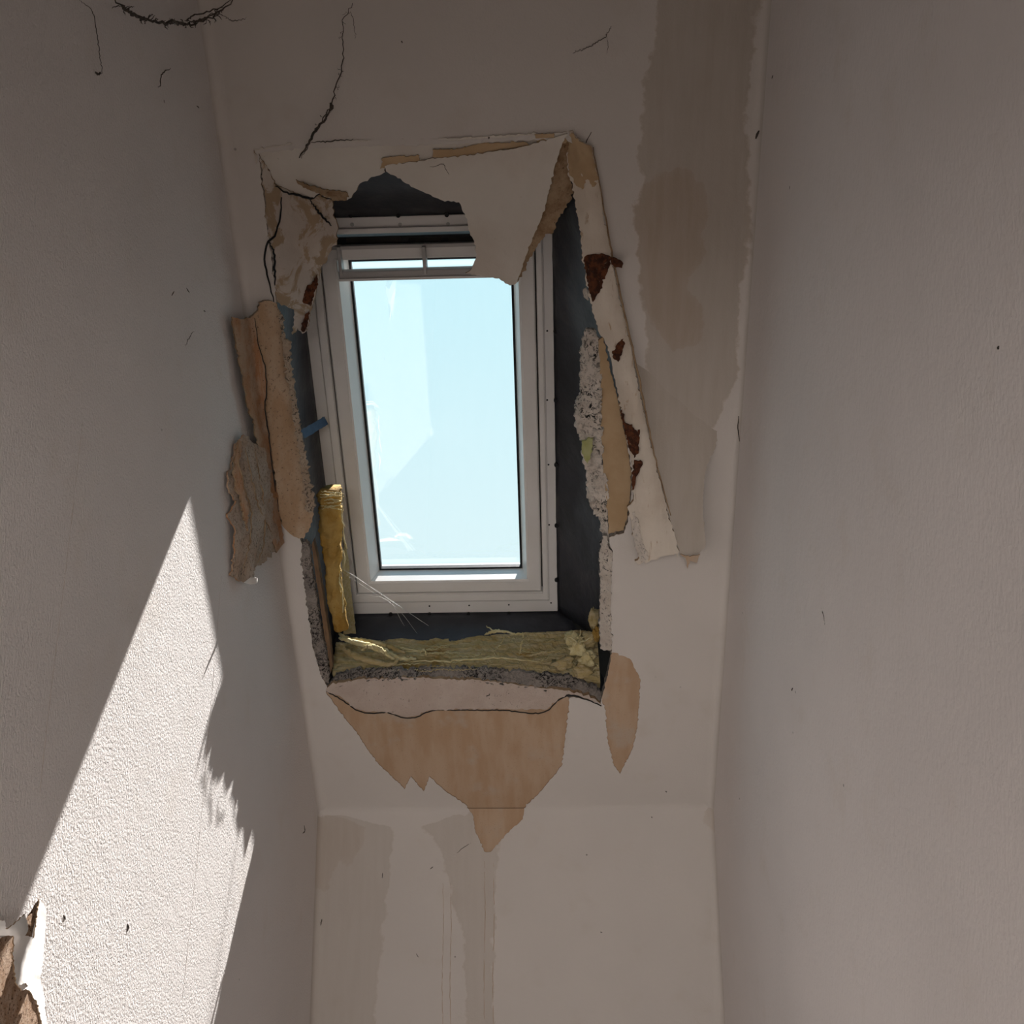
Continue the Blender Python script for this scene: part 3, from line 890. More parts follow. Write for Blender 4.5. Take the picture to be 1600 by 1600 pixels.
for nm, poly in (('bare_patch', [(598, 247), (625, 243), (640, 244), (655, 243), (655, 252), (630, 254), (604, 262), (594, 264)]),
                 ('bare_patch', [(676, 234), (720, 232), (752, 224), (820, 222), (828, 228), (790, 233), (740, 243), (700, 248), (676, 246)]),
                 ('bare_patch', [(835, 210), (865, 208), (868, 215), (888, 214), (884, 224), (862, 223), (840, 227)])):
    f_ = tps([(397, 233, 0), (550, 219, 0.001), (830, 209, 0.001), (886, 206, 0.002), (830, 227, -0.012), (680, 249, -0.025), (600, 259, -0.035), (560, 255, -0.03)])
    sheet(nm, [(x, y, 0) for x, y in poly], ['board_paper_tan', 'torn_brown', 'torn_brown'], 0.004, spacing=5, jag=0.9, step=3, parent=top_fix, wfun=lambda P, f=f_: f(P) + 0.0045, seed=31)
# fold of stripped paper on it, lower left
sheet('bare_patch', [(458, 278, -0.05), (470, 285, -0.053), (505, 296, -0.062), (540, 300, -0.07), (545, 308, -0.078), (538, 314, -0.085), (522, 314, -0.085), (500, 303, -0.07), (480, 296, -0.066), (466, 288, -0.058)],
      ['torn_brown', 'torn_brown', 'torn_brown'], 0.004, spacing=5, jag=1.0, step=3, parent=top_fix, seed=33)

# hanging triangular board
hang = empty('hanging_board')
tag(hang, 'painted lining board hanging down in a torn point over the window head', 'lining board')
FR = [(600, 259, -0.028), (655, 251, -0.02), (680, 248, -0.018), (750, 240, -0.012), (830, 226, -0.004), (887, 209, 0.004), (877, 230, -0.002), (865, 267, -0.016), (852, 325, -0.045), (830, 380, -0.06), (817, 412, -0.07),
      (807, 442, -0.075), (797, 446, -0.076), (780, 435, -0.075), (762, 433, -0.075), (745, 431, -0.075), (727, 427, -0.075), (737, 420, -0.073), (744, 402, -0.07), (741, 377, -0.065), (732, 360, -0.062), (730, 342, -0.058), (717, 316, -0.052),
      (705, 315, -0.052), (695, 315, -0.05), (662, 300, -0.045), (635, 287, -0.04), (615, 274, -0.035), (603, 268, -0.034)]
sheet('board_face', FR, ['lining_paint', 'board_paper', 'torn_brown'], 0.007, [(800, 300, -0.03), (760, 370, -0.058)], 6, 0.9, rough=0.003, rscale=10, parent=hang, seed=22)
sheet('torn_core', [(887, 208, 0.0), (890, 250, -0.02), (889, 275, -0.03), (896, 300, -0.04), (890, 316, -0.045), (873, 340, -0.055), (865, 364, -0.065), (852, 366, -0.068), (840, 384, -0.07), (826, 408, -0.078), (808, 442, -0.083),
      (815, 412, -0.079), (828, 380, -0.07), (848, 330, -0.056), (860, 270, -0.03), (875, 230, -0.012)], ['torn_brown', 'torn_brown', 'torn_brown'], 0.006, spacing=5, jag=1.0, step=3, rough=0.004, rscale=40, parent=hang, seed=23)

# upper left lining, scuffed and cracked
upl = sheet('lining_remnant', [(397, 234, 0.001), (418, 262, -0.018), (432, 290, -0.04), (450, 297, -0.058), (467, 305, -0.075), (482, 311, -0.085), (500, 304, -0.09), (519, 314, -0.11), (522, 340, -0.115), (527, 352, -0.118), (526, 377, -0.115), (515, 395, -0.11),
    (502, 417, -0.105), (495, 442, -0.10), (492, 462, -0.098), (485, 487, -0.095), (479, 517, -0.09), (472, 522, -0.085), (465, 512, -0.08), (456, 524, -0.07), (460, 492, -0.06), (459, 484, -0.055), (448, 478, -0.03), (437, 474, -0.012), (432, 470, -0.004), (424, 400, 0.001), (414, 330, 0.001)],
    ['lining_worn', 'torn_brown', 'torn_brown'], 0.008, [(440, 350, -0.03), (470, 380, -0.06), (450, 430, -0.03), (500, 360, -0.09)], 5, 1.2, rough=0.007, rscale=22, seed=24)
tag(upl, 'scuffed and cracked lining board at the upper left of the opening', 'lining board')
sheet('rust_patch', [(478, 452, 0), (488, 440, 0), (496, 428, 0), (497, 445, 0), (490, 458, 0), (486, 478, 0), (474, 474, 0), (472, 462, 0)], ['rusty'], 0.003, spacing=4, jag=0.8, step=3, parent=upl,
      wfun=lambda P: np.interp(P[:, 0], [465, 480, 500], [-0.068, -0.078, -0.094]), seed=26)
sheet('rust_patch', [(478, 490, 0), (484, 484, 0), (481, 505, 0), (475, 519, 0), (470, 515, 0), (474, 500, 0)], ['rusty'], 0.003, spacing=4, jag=0.8, step=3, parent=upl,
      wfun=lambda P: np.interp(P[:, 0], [465, 485], [-0.07, -0.086]), seed=27)
for pts in ([(430, 289), (445, 300), (470, 306), (485, 311), (500, 303), (522, 313)], [(440, 308), (438, 340), (428, 370), (418, 380), (414, 395), (418, 430), (428, 470)], [(420, 378), (428, 395), (429, 420), (430, 445)], [(485, 314), (497, 330), (510, 345), (518, 352)]):
    f_ = tps([(397, 234, 0.001), (432, 290, -0.04), (467, 305, -0.075), (519, 314, -0.11), (527, 352, -0.118), (502, 417, -0.105), (485, 487, -0.095), (437, 474, -0.012), (424, 400, 0.001), (414, 330, 0.001), (440, 350, -0.03), (470, 380, -0.06), (450, 430, -0.03), (500, 360, -0.09)])
    strand('crack', [(x, y, float(f_(np.array([[x, y]]))[0]) + 0.0035) for x, y in pts], 0.0022, 'black_rubber', upl, n=24, wob=0.0008, seed=len(pts))

def SL(px, py, w=0.0):
    """slope surface, but never closer to the left wall than a hand's breadth of paper"""
    a = S(px, py, w); b = Lw(px, py, 0.010 + 0.15 * np.maximum(np.asarray(w, float), 0))
    near = np.linalg.norm(b - CAM, axis=-1) < np.linalg.norm(a - CAM, axis=-1)
    return np.where(near[..., None], b, a)
# left board, stripped to brown, swung out over the left wall
flap = empty('stripped_board')
tag(flap, 'long brown stripped board swung out at the left edge of the opening', 'lining board')
sheet('board_face', [(389, 499, 0.035), (404, 484, 0.025), (405, 473, 0.02), (417, 470, 0.014), (433, 475, 0.008), (439, 490, 0.004), (441, 526, 0.0), (449, 535, -0.006), (452, 578, -0.006), (461, 613, -0.008), (470, 679, -0.01), (474, 692, -0.01), (483, 751, -0.01),
    (490, 784, -0.01), (488, 815, -0.006), (475, 842, 0.002), (460, 839, 0.006), (442, 822, 0.015), (436, 800, 0.022), (428, 735, 0.03), (420, 687, 0.03), (413, 630, 0.034), (416, 600, 0.032), (412, 574, 0.035), (400, 530, 0.035), (397, 500, 0.035)],
    ['flap_brown', 'lining_paint', 'gypsum_tan'], 0.011, [(430, 560, 0.016), (440, 660, 0.012), (455, 760, 0.008)], 5, 1.0, rough=0.004, rscale=14, parent=flap, seed=41, surf=SL, nrm=(0.45, -0.70, -0.55))
sheet('curled_edge', [(363, 495, 0.03), (374, 499, 0.045), (389, 497, 0.044), (399, 499, 0.036), (402, 530, 0.035), (414, 574, 0.036), (417, 600, 0.034), (414, 630, 0.034), (421, 687, 0.032), (428, 735, 0.032), (436, 800, 0.024), (444, 848, 0.02), (432, 864, 0.03), (426, 838, 0.04),
    (418, 770, 0.045), (408, 712, 0.045), (394, 660, 0.045), (385, 620, 0.04), (377, 580, 0.034), (370, 540, 0.03)],
    ['flap_curl', 'lining_paint', 'torn_brown'], 0.004, [(385, 530, 0.055), (398, 600, 0.056), (410, 680, 0.055)], 5, 0.9, rough=0.004, rscale=20, parent=flap, seed=42, surf=SL, nrm=(0.80, -0.50, -0.33))
strand('crease_shade', [(399, 497, 0.045), (402, 530, 0.045), (414, 574, 0.046), (417, 600, 0.044), (414, 630, 0.044), (421, 687, 0.042), (426, 735, 0.042), (436, 800, 0.034)], 0.0014, 'roof_dark', flap, SL, 50, 0.0006, 8)  # dark line drawn in for the shade inside the crease
# ragged white gypsum along its inner edge
sheet('gypsum_edge', [(436, 486, 0.006), (441, 492, 0.002), (446, 530, -0.004), (454, 534, -0.01), (453, 560, -0.012), (460, 610, -0.013), (470, 676, -0.014), (475, 692, -0.014), (484, 750, -0.014), (491, 784, -0.014), (489, 800, -0.012), (478, 800, -0.002), (474, 750, -0.004), (466, 700, -0.004), (461, 670, -0.004), (452, 610, -0.002), (444, 570, -0.001), (440, 530, 0.002)],
      ['gypsum_tan'], 0.005, spacing=4, jag=1.6, step=3, rough=0.005, rscale=60, parent=flap, seed=43, wfun=lambda P: np.interp(P[:, 1], [486, 560, 700, 800], [0.012, 0.006, 0.006, 0.006]))

crump = empty('crumpled_flap')
tag(crump, 'crumpled grey-brown paper flap hanging lowest at the left of the opening', 'torn flap')
sheet('flap_face', [(382, 679, 0.0146), (371, 687, 0.0079), (366, 731, 0.0087), (354, 742, 0.0054), (356, 766, 0.0062), (367, 788, 0.0112), (358, 808, 0.0070), (364, 822, 0.0079), (365, 860, 0.0079), (364, 887, 0.0070), (361, 899, 0.0054), (372, 906, 0.0112), (385, 911, 0.0154), (394, 904, 0.0171), (400, 887, 0.0171), (407, 879, 0.0171), (411, 880, 0.0171),
    (430, 862, 0.0146), (437, 845, 0.0121), (430, 800, 0.0163), (422, 740, 0.0205), (412, 700, 0.0205), (396, 688, 0.0188)],
    ['flap_grey', 'lining_paint', 'flap_curl'], 0.003, [(385, 740, 0.0209), (400, 800, 0.0230), (378, 790, 0.0163), (385, 860, 0.0188), (410, 840, 0.0209)], 4.5, 1.3, rough=0.006, rscale=26, parent=crump, surf=Lw, nrm=(1, 0, 0), seed=44)
sheet('lit_tip', [(382, 910, 0.014), (393, 902, 0.022), (403, 903, 0.044), (402, 911, 0.046), (392, 913, 0.026)], ['paper_white'], 0.002, spacing=3, jag=0.4, step=2, parent=crump, surf=Lw, nrm=(1, 0, 0), seed=45)
sheet('fold_edge', [(372, 688, 0.0117), (378, 690, 0.0152), (374, 720, 0.0178), (380, 760, 0.0231), (390, 800, 0.0266), (388, 830, 0.0266), (382, 800, 0.0240), (370, 760, 0.0170), (366, 740, 0.0134), (368, 715, 0.0126)],
      ['flap_curl', 'torn_brown', 'torn_brown'], 0.003, spacing=4, jag=1.0, step=3, rough=0.003, rscale=40, parent=crump, surf=Lw, nrm=(1, 0, 0), seed=46)

for k_, pts in enumerate(([(372, 690), (375, 730), (384, 770), (393, 810), (390, 850), (380, 890)], [(398, 700), (408, 760), (414, 810), (412, 850), (402, 880)], [(384, 700), (392, 740), (404, 790), (424, 830)])):
    strand('crease_shade', [(x, y, 0.0235) for x, y in pts], 0.0016, 'torn_brown', crump, Lw, 30, 0.001, k_)  # dark strands stand for the shade in the folds

# corner strip down the right side
strip_o = empty('corner_strip')
tag(strip_o, 'cream corner strip with rusty breaks leaning down the right side', 'corner strip')
STRIP = [(885, 207), (895, 204), (902, 215), (915, 224), (926, 228), (930, 250), (936, 280), (940, 305), (942, 340), (950, 365), (955, 392), (954, 405), (960, 430), (967, 460), (980, 517), (987, 550), (1005, 640), (1017, 695), (1035, 767), (1045, 807), (1057, 845),
         (1060, 872), (1056, 865), (1035, 870), (1015, 877), (1003, 880), (997, 882), (992, 877), (999, 872), (995, 857), (988, 830), (986, 812), (980, 792), (987, 785), (990, 770), (987, 757), (990, 738), (985, 707), (977, 670), (970, 640), (962, 600), (952, 550), (942, 527), (937, 522), (927, 490), (922, 470), (916, 442),
         (914, 420), (910, 395), (906, 355), (897, 310), (895, 287), (888, 275), (885, 242)]
def strip_w(P):
    y = P[:, 1]; x = P[:, 0]
    xl = np.interp(y, [207, 287, 395, 470, 527, 600, 707, 790, 880], [885, 895, 910, 922, 942, 962, 985, 984, 995])
    xr = np.interp(y, [207, 228, 305, 392, 460, 550, 640, 767, 872], [897, 926, 940, 955, 967, 987, 1005, 1035, 1060])
    s = np.clip((x - xl) / (xr - xl), 0, 1)
    base = np.interp(y, [207, 300, 500, 700, 880], [0.002, 0.004, 0.010, 0.022, 0.045])
    return base + 0.007 * np.sin(math.pi * s) - 0.018 * (1 - s) ** 2
sheet('strip_face', [(x, y, 0) for x, y in STRIP], ['strip_paint', 'torn_brown', 'torn_brown'], 0.009, spacing=5, jag=0.9, step=3.5, rough=0.003, rscale=26, parent=strip_o, seed=51, wfun=strip_w)
for nm, mat, poly, lift in (
    ('bare_top', 'board_paper_tan', [(886, 212), (896, 208), (904, 220), (924, 230), (929, 255), (936, 285), (925, 292), (918, 280), (910, 296), (900, 290), (890, 274), (887, 245)], 0.003),
    ('broken_core', 'rusty', [(913, 402), (925, 398), (946, 398), (955, 402), (953, 415), (947, 430), (938, 455), (926, 472), (919, 452), (915, 425)], 0.004),
    ('rust_patch', 'rusty', [(956, 552), (963, 540), (974, 530), (977, 537), (972, 552), (966, 566), (960, 562)], 0.004),
    ('rust_patch', 'rusty', [(972, 640), (978, 662), (988, 664), (996, 676), (1000, 672), (999, 690), (998, 708), (991, 716), (984, 704), (976, 672), (969, 645)], 0.005),
    ('rust_patch', 'rusty', [(991, 720), (1004, 722), (999, 738), (994, 745), (990, 766), (987, 758)], 0.005),
    ('scuffed_foot', 'gypsum_white', [(990, 800), (997, 812), (1005, 850), (1014, 872), (1002, 880), (994, 860), (989, 830)], 0.003)):
    sheet(nm, [(x, y, 0) for x, y in poly], [mat], 0.004, spacing=4, jag=1.0, step=3, rough=0.003, rscale=90, parent=strip_o, seed=len(poly) + 52, wfun=lambda P, l=lift: strip_w(P) + l)
sheet('broken_stub', [(955, 403, 0.012), (964, 405, 0.02), (974, 412, 0.022), (972, 419, 0.022), (962, 418, 0.018), (955, 413, 0.012)], ['rusty'], 0.012, spacing=4, jag=0.6, step=3, rough=0.003, rscale=80, parent=strip_o, seed=60)
strand('edge_crack', [(927, 230, 0.004), (941, 310, 0.006), (956, 395, 0.008), (970, 462, 0.012), (990, 552, 0.016), (1008, 640, 0.022), (1019, 694, 0.026), (1037, 766, 0.033), (1048, 806, 0.038)], 0.0022, 'torn_brown', strip_o, n=60, wob=0.0006, seed=2)

# bare tan inner board and the crumbling filler beside it
tan = sheet('inner_board', [(935, 532, -0.02), (942, 527, -0.018), (965, 625, -0.022), (980, 695, -0.022), (988, 725, -0.022), (990, 757, -0.022), (988, 792, -0.018), (984, 832, -0.012), (970, 836, -0.012), (951, 837, -0.016), (950, 800, -0.03), (944, 750, -0.035), (941, 712, -0.036), (939, 662, -0.036), (938, 575, -0.03)],
      ['board_paper_tan', 'board_paper', 'torn_brown'], 0.008, spacing=5, jag=0.8, step=4, rough=0.001, rscale=10, seed=61)
tag(tan, 'bare tan board strip exposed behind the right corner strip', 'lining board')
crum = empty('crumbled_filler')
tag(crum, 'black-flecked white crumbling plaster edge beside the membrane on the right', 'plaster')
sheet('plaster_edge', [(912, 520, -0.055), (920, 515, -0.055), (930, 517, -0.05), (940, 550, -0.035), (941, 650, -0.035), (942, 700, -0.036), (941, 722, -0.036), (946, 737, -0.036), (951, 775, -0.032), (951, 832, -0.02), (955, 862, -0.012), (952, 880, -0.012), (944, 862, -0.03), (938, 815, -0.045),
      (927, 805, -0.05), (917, 775, -0.06), (917, 737, -0.06), (910, 720, -0.06), (909, 690, -0.06), (901, 672, -0.06), (896, 650, -0.06), (901, 627, -0.06), (907, 617, -0.06), (906, 592, -0.06), (907, 555, -0.058)],
      ['gypsum_mould', 'gypsum_crumb', 'gypsum_mould'], 0.012, [(922, 560, -0.035), (920, 640, -0.03), (930, 760, -0.035)], 3.5, 1.5, 3.0, rough=0.014, rscale=55, parent=crum, seed=62)
sheet('foam_scrap', [(909, 690, -0.04), (918, 686, -0.034), (927, 685, -0.034), (926, 706, -0.034), (917, 725, -0.04), (909, 708, -0.042)], ['foam_green'], 0.008, spacing=4, jag=0.8, step=3, rough=0.005, rscale=50, parent=crum, seed=63)
sheet('plaster_fleck', [(911, 453, -0.04), (916, 450, -0.036), (920, 462, -0.03), (919, 470, -0.03), (912, 464, -0.04)], ['gypsum_white'], 0.006, spacing=3, jag=0.6, step=2.5, rough=0.004, rscale=80, parent=crum, seed=64)

# loose hanging skin on the right
hs = sheet('loose_paper', [(985, 540, -0.002), (1010, 540, -0.002), (1060, 560, -0.002), (1110, 600, -0.002), (1122, 660, -0.001), (1118, 700, 0.004), (1104, 727, 0.020), (1100, 750, 0.025), (1098, 790, 0.03), (1101, 830, 0.034), (1103, 850, 0.036), (1092, 868, 0.04), (1087, 880, 0.046), (1079, 878, 0.046), (1074, 889, 0.048), (1072, 872, 0.044), (1064, 866, 0.042),
     (1058, 850, 0.04), (1046, 808, 0.036), (1036, 768, 0.03), (1018, 696, 0.018), (1005, 640, 0.006)], ['paint_slope', 'torn_brown', 'paint_slope'], 0.0015, [(1060, 640, 0.001), (1060, 720, 0.014), (1070, 800, 0.03)], 6, 0.9, 4, rough=0.0008, rscale=9, seed=71)
set_amount(hs, 0.92)  # whole sheet tinted darker: stain tone plus painted shade
for nm_ in ('stain_pale', 'stain_brown'):
    hs.data.attributes.new(nm_, 'FLOAT', 'POINT').data.foreach_set('value', np.full(len(hs.data.vertices), 0.06 if nm_ == 'stain_pale' else -1.0))
tag(hs, 'loose sheet of ceiling paper peeling off right of the corner strip', 'torn paper')
tip = sheet('brown_tip', [(1062, 866, 0), (1078, 870, 0), (1094, 866, 0), (1088, 880, 0), (1078, 876, 0), (1074, 888, 0), (1071, 872, 0)], ['board_paper', 'torn_brown', 'torn_brown'], 0.002, spacing=4, jag=0.6, step=3, parent=hs, seed=72, wfun=lambda P: np.full(len(P), 0.0485))

# broken board edges left and right of the lower opening
le = sheet('broken_edge', [(472, 848, 0.001), (478, 846, 0.0), (485, 856, -0.006), (487, 890, -0.01), (495, 940, -0.012), (502, 990, -0.012), (510, 1027, -0.012), (515, 1055, -0.010), (512, 1076, -0.004), (500, 1050, 0.001), (490, 1015, 0.001), (482, 965, 0.001), (476, 915, 0.001), (470, 880, 0.001)],
     ['gypsum_crumb'], 0.014, spacing=4, jag=1.1, step=3, rough=0.005, rscale=70, seed=81)
tag(le, 'dark crumbly broken plasterboard edge at the lower left of the opening', 'board edge')
la = sheet('timber_lath', [(490, 845, -0.03), (497, 880, -0.03), (505, 935, -0.03), (513, 985, -0.03), (520, 1040, -0.03), (517, 1052, -0.03), (508, 1000, -0.026), (500, 945, -0.026), (492, 890, -0.026), (487, 852, -0.026)],
     ['lath'], 0.02, spacing=4, jag=0.3, step=4, seed=82)
tag(la, 'thin brown timber lath inside the lower left board edge', 'lath')
ri = sheet('broken_edge', [(941, 838, -0.02), (949, 838, -0.01), (951, 857, -0.004), (958, 866, 0.002), (956, 895, 0.002), (954, 949, 0.002), (956, 1002, 0.003), (955, 1016, 0.003), (945, 1017, -0.008), (938, 1014, -0.014), (937, 971, -0.02), (938, 906, -0.02), (936, 870, -0.022)],
     ['gypsum_white', 'gypsum_crumb', 'gypsum_crumb'], 0.014, spacing=4, jag=0.9, step=3, rough=0.004, rscale=70, seed=83)
tag(ri, 'narrow broken plasterboard edge at the lower right of the opening', 'board edge')

# bottom board
bot = empty('bottom_board')
tag(bot, 'pinkish broken plasterboard lip along the bottom of the opening', 'lining board')
sheet('board_face', [(509, 1079, 0.003), (517, 1069, -0.004), (564, 1061, -0.006), (649, 1059, -0.006), (750, 1063, -0.006), (817, 1071, -0.005), (878, 1078, -0.003), (905, 1083, 0.0), (930, 1092, 0.0), (940, 1101, 0.002), (915, 1091, 0.006), (897, 1085, 0.008), (885, 1085, 0.010), (873, 1091, 0.012), (855, 1108, 0.016),
     (784, 1108, 0.016), (716, 1108, 0.017), (669, 1110, 0.017), (652, 1118, 0.02), (632, 1120, 0.02), (608, 1112, 0.018), (571, 1112, 0.016), (554, 1107, 0.014), (541, 1096, 0.010), (522, 1086, 0.005)],
     ['gypsum_pink', 'gypsum_crumb', 'torn_brown'], 0.011, spacing=6, jag=0.9, step=4, rough=0.002, rscale=26, parent=bot, seed=84)
strand('gap_shade', [(510, 1080, 0.0), (541, 1098, 0.005), (556, 1109, 0.008), (572, 1114, 0.01), (608, 1114, 0.012), (632, 1122, 0.013), (652, 1120, 0.013), (669, 1112, 0.011), (716, 1110, 0.011), (784, 1110, 0.010), (856, 1110, 0.010), (874, 1093, 0.006), (886, 1087, 0.004), (915, 1093, 0.003), (940, 1103, 0.001)], 0.0015, 'roof_dark', bot, n=120, wob=0.0005, seed=4, taper=False)  # dark strand drawn as the shadow under the lifted board edge
sheet('crumbled_edge', [(513, 1075, -0.004), (524, 1055, -0.03), (547, 1048, -0.035), (682, 1044, -0.035), (784, 1047, -0.035), (885, 1056, -0.035), (929, 1073, -0.03), (943, 1085, -0.02), (941, 1102, -0.004), (920, 1090, -0.004), (878, 1080, -0.004), (817, 1073, -0.005), (750, 1065, -0.006), (649, 1061, -0.006), (564, 1063, -0.006)],
     ['gypsum_crumb'], 0.010, spacing=4, jag=1.3, step=3, rough=0.008, rscale=80, parent=bot, seed=85)

# =================================================================== MINERAL WOOL
def wool_slab(name, A, B, mat, parent, nA=110, nB=16, amp=0.008, seed=1, depth=0.03, xs=14, ys=70):
    """fibrous face between two edges, closed behind"""
    A = spline([S(np.array(p[0]), np.array(p[1]), p[2]) for p in A], nA)
    B = spline([S(np.array(p[0]), np.array(p[1]), p[2]) for p in B], nA)
    V = []
    for i in range(nA):
        for j in range(nB):
            s = j / (nB - 1)
            p = A[i] * (1 - s) + B[i] * s
            f = mnoise.fractal(Vector((i / nA * xs + seed, s * ys * 0.12, seed * 2.0)), 1.0, 2.0, 5)
            f2 = mnoise.fractal(Vector((i / nA * xs * 4, s * ys * 0.35, seed + 9.0)), 1.0, 2.0, 4)
            edge = 0.35 + 0.65 * math.sin(math.pi * min(max(s, 0.0), 1.0))
            V.append(p + (-N_OUT * 0.6 + UPV * 0.8) * (amp * f + amp * 0.5 * f2 + 0.012 * edge))
    F = [(i * nB + j, i * nB + j + 1, (i + 1) * nB + j + 1, (i + 1) * nB + j) for i in range(nA - 1) for j in range(nB - 1)]
    n = len(V)
    V = V + [v + (N_OUT * 0.5 - UPV * 0.85) * depth for v in V]
    F2 = [tuple(n + q for q in reversed(f)) for f in F]
    rim = [i * nB for i in range(nA)] + [(nA - 1) * nB + j for j in range(1, nB)] + [i * nB + nB - 1 for i in range(nA - 2, -1, -1)] + [j for j in range(nB - 2, 0, -1)]
    F3 = [(rim[k], rim[(k + 1) % len(rim)], n + rim[(k + 1) % len(rim)], n + rim[k]) for k in range(len(rim))]
    o = new_obj(name, V, F + F2 + F3, [mat], parent, smooth=False)
    bm = bmesh.new(); bm.from_mesh(o.data); bmesh.ops.recalc_face_normals(bm, faces=bm.faces); bm.to_mesh(o.data); bm.free()
    return o
batt = empty('mineral_wool_batt')
tag(batt, 'yellow mineral wool strip lying along the bottom of the opening', 'insulation')
wool_slab('wool_body', [(526, 1004, -0.17), (600, 1000, -0.175), (700, 999, -0.18), (800, 991, -0.175), (880, 987, -0.17), (932, 985, -0.16)],
          [(520, 1056, -0.04), (600, 1052, -0.045), (700, 1050, -0.045), (800, 1052, -0.045), (890, 1060, -0.045), (938, 1068, -0.045)], 'wool', batt, 150, 22, 0.010, 3, 0.03)
R_ = random.Random(5)
loops = [
    ([(530, 990, -0.102), (545, 998, -0.082), (575, 1003, -0.072), (605, 1010, -0.072), (632, 1020, -0.072)], 0.0055, 'wool'),
    ([(529, 996, -0.082), (545, 1002, -0.062), (572, 1008, -0.052), (600, 1018, -0.052), (622, 1028, -0.062), (650, 1030, -0.072)], 0.006, 'wool_pale'),
    ([(532, 1006, -0.062), (545, 1020, -0.032), (570, 1030, -0.022), (595, 1037, -0.022), (612, 1038, -0.022), (622, 1032, -0.032)], 0.006, 'wool'),
    ([(566, 1016, -0.042), (576, 1010, -0.032), (590, 1012, -0.032), (604, 1022, -0.032), (615, 1030, -0.032)], 0.004, 'wool_pale'),
    ([(760, 978, -0.122), (772, 985, -0.102), (792, 988, -0.092), (806, 991, -0.082), (817, 989, -0.082), (815, 1004, -0.062), (812, 1022, -0.052)], 0.0026, 'wool_pale'),
    ([(790, 992, -0.092), (781, 1008, -0.072), (772, 1018, -0.062), (775, 1025, -0.057)], 0.0022, 'wool_pale'),
    ([(757, 992, -0.122), (775, 986, -0.102), (795, 988, -0.092)], 0.0035, 'wool_pale'),
    ([(806, 1022, -0.052), (830, 1024, -0.047), (858, 1018, -0.047), (880, 1020, -0.047)], 0.003, 'wool'),
    ([(640, 1034, -0.047), (700, 1033, -0.042), (770, 1028, -0.047), (840, 1034, -0.042)], 0.0028, 'wool_pale'),
    ([(655, 1020, -0.072), (663, 1016, -0.062), (667, 1024, -0.057)], 0.003, 'wool_pale')]
for i_ in range(30):
    x_ = R_.uniform(545, 860); y_ = R_.uniform(1004, 1046); l_ = R_.uniform(25, 90)
    f_ = lambda yy: -0.17 + (yy - 995) / 56 * 0.125 + 0.022
    ya, yb = y_ + R_.uniform(-4, 4), y_ + R_.uniform(-5, 5)
    loops.append(([(x_, y_, f_(y_)), (x_ + l_ * 0.5, ya, f_(ya) + 0.004), (x_ + l_, yb, f_(yb))], R_.uniform(0.0008, 0.002), R_.choice(['wool', 'wool_pale', 'wool_pale'])))
for pts, r, m in loops:
    strand('wool_strand', [(a_, b_, c_2 + (0.003 if r > 0.0035 else 0.0)) for a_, b_, c_2 in pts], r * (1.35 if r > 0.0035 else 1.0), m, batt, n=36, wob=0.0012, seed=int(pts[0][0]))
def lump(name, px, py, w, rx, ry, rz, mat, parent, seed, amp=0.4, sub=3):
    bm = bmesh.new(); bmesh.ops.create_icosphere(bm, subdivisions=sub, radius=1.0)
    c = S(np.array(px), np.array(py), w)
    for v in bm.verts:
        p = np.array(v.co)
        f = 1 + amp * mnoise.fractal(Vector(p * 1.6 + seed), 1.0, 2.0, 5)
        q = p * f
        v.co = Vector(c + q[0] * rx * np.array([1, 0, 0]) + q[1] * ry * UPV + q[2] * rz * (-N_OUT))
    me = bpy.data.meshes.new(name); bm.to_mesh(me); bm.free()
    me.materials.append(MATS[mat]); me.polygons.foreach_set('use_smooth', [True] * len(me.polygons))
    o = bpy.data.objects.new(name, me); COL.objects.link(o)
    if parent is not None: o.parent = parent
    return o
tuft = empty('mineral_wool_tuft')
tag(tuft, 'crumpled pale yellow mineral wool tuft in the lower right corner', 'insulation')
for i, (px, py, w, a, b, m) in enumerate(((905, 1013, -0.053, 0.020, 0.018, 'wool_pale'), (918, 1030, -0.038, 0.018, 0.022, 'wool_pale'), (922, 1000, -0.068, 0.020, 0.020, 'wool'), (928, 965, -0.078, 0.012, 0.030, 'wool'),
                                           (892, 998, -0.068, 0.016, 0.016, 'wool_pale'), (910, 1047, -0.028, 0.024, 0.014, 'wool'), (880, 1036, -0.038, 0.026, 0.014, 'wool'), (932, 990, -0.058, 0.010, 0.016, 'wool_amber'))):
    lump('wool_lump', px, py, w, a, b, 0.014, m, tuft, 3.1 * i, 0.75)
for i in range(9):
    x, y = R_.uniform(895, 925), R_.uniform(990, 1045)
    strand('wool_strand', [(x, y, -0.05), (x + R_.uniform(-14, 14), y + R_.uniform(-16, 10), -0.035), (x + R_.uniform(-22, 16), y + R_.uniform(-22, 16), -0.045)], 0.0022, 'wool_pale', tuft, n=14, wob=0.0012, seed=i)
roll = empty('mineral_wool_roll')
tag(roll, 'amber mineral wool roll standing sunlit along the lower left of the frame', 'insulation')
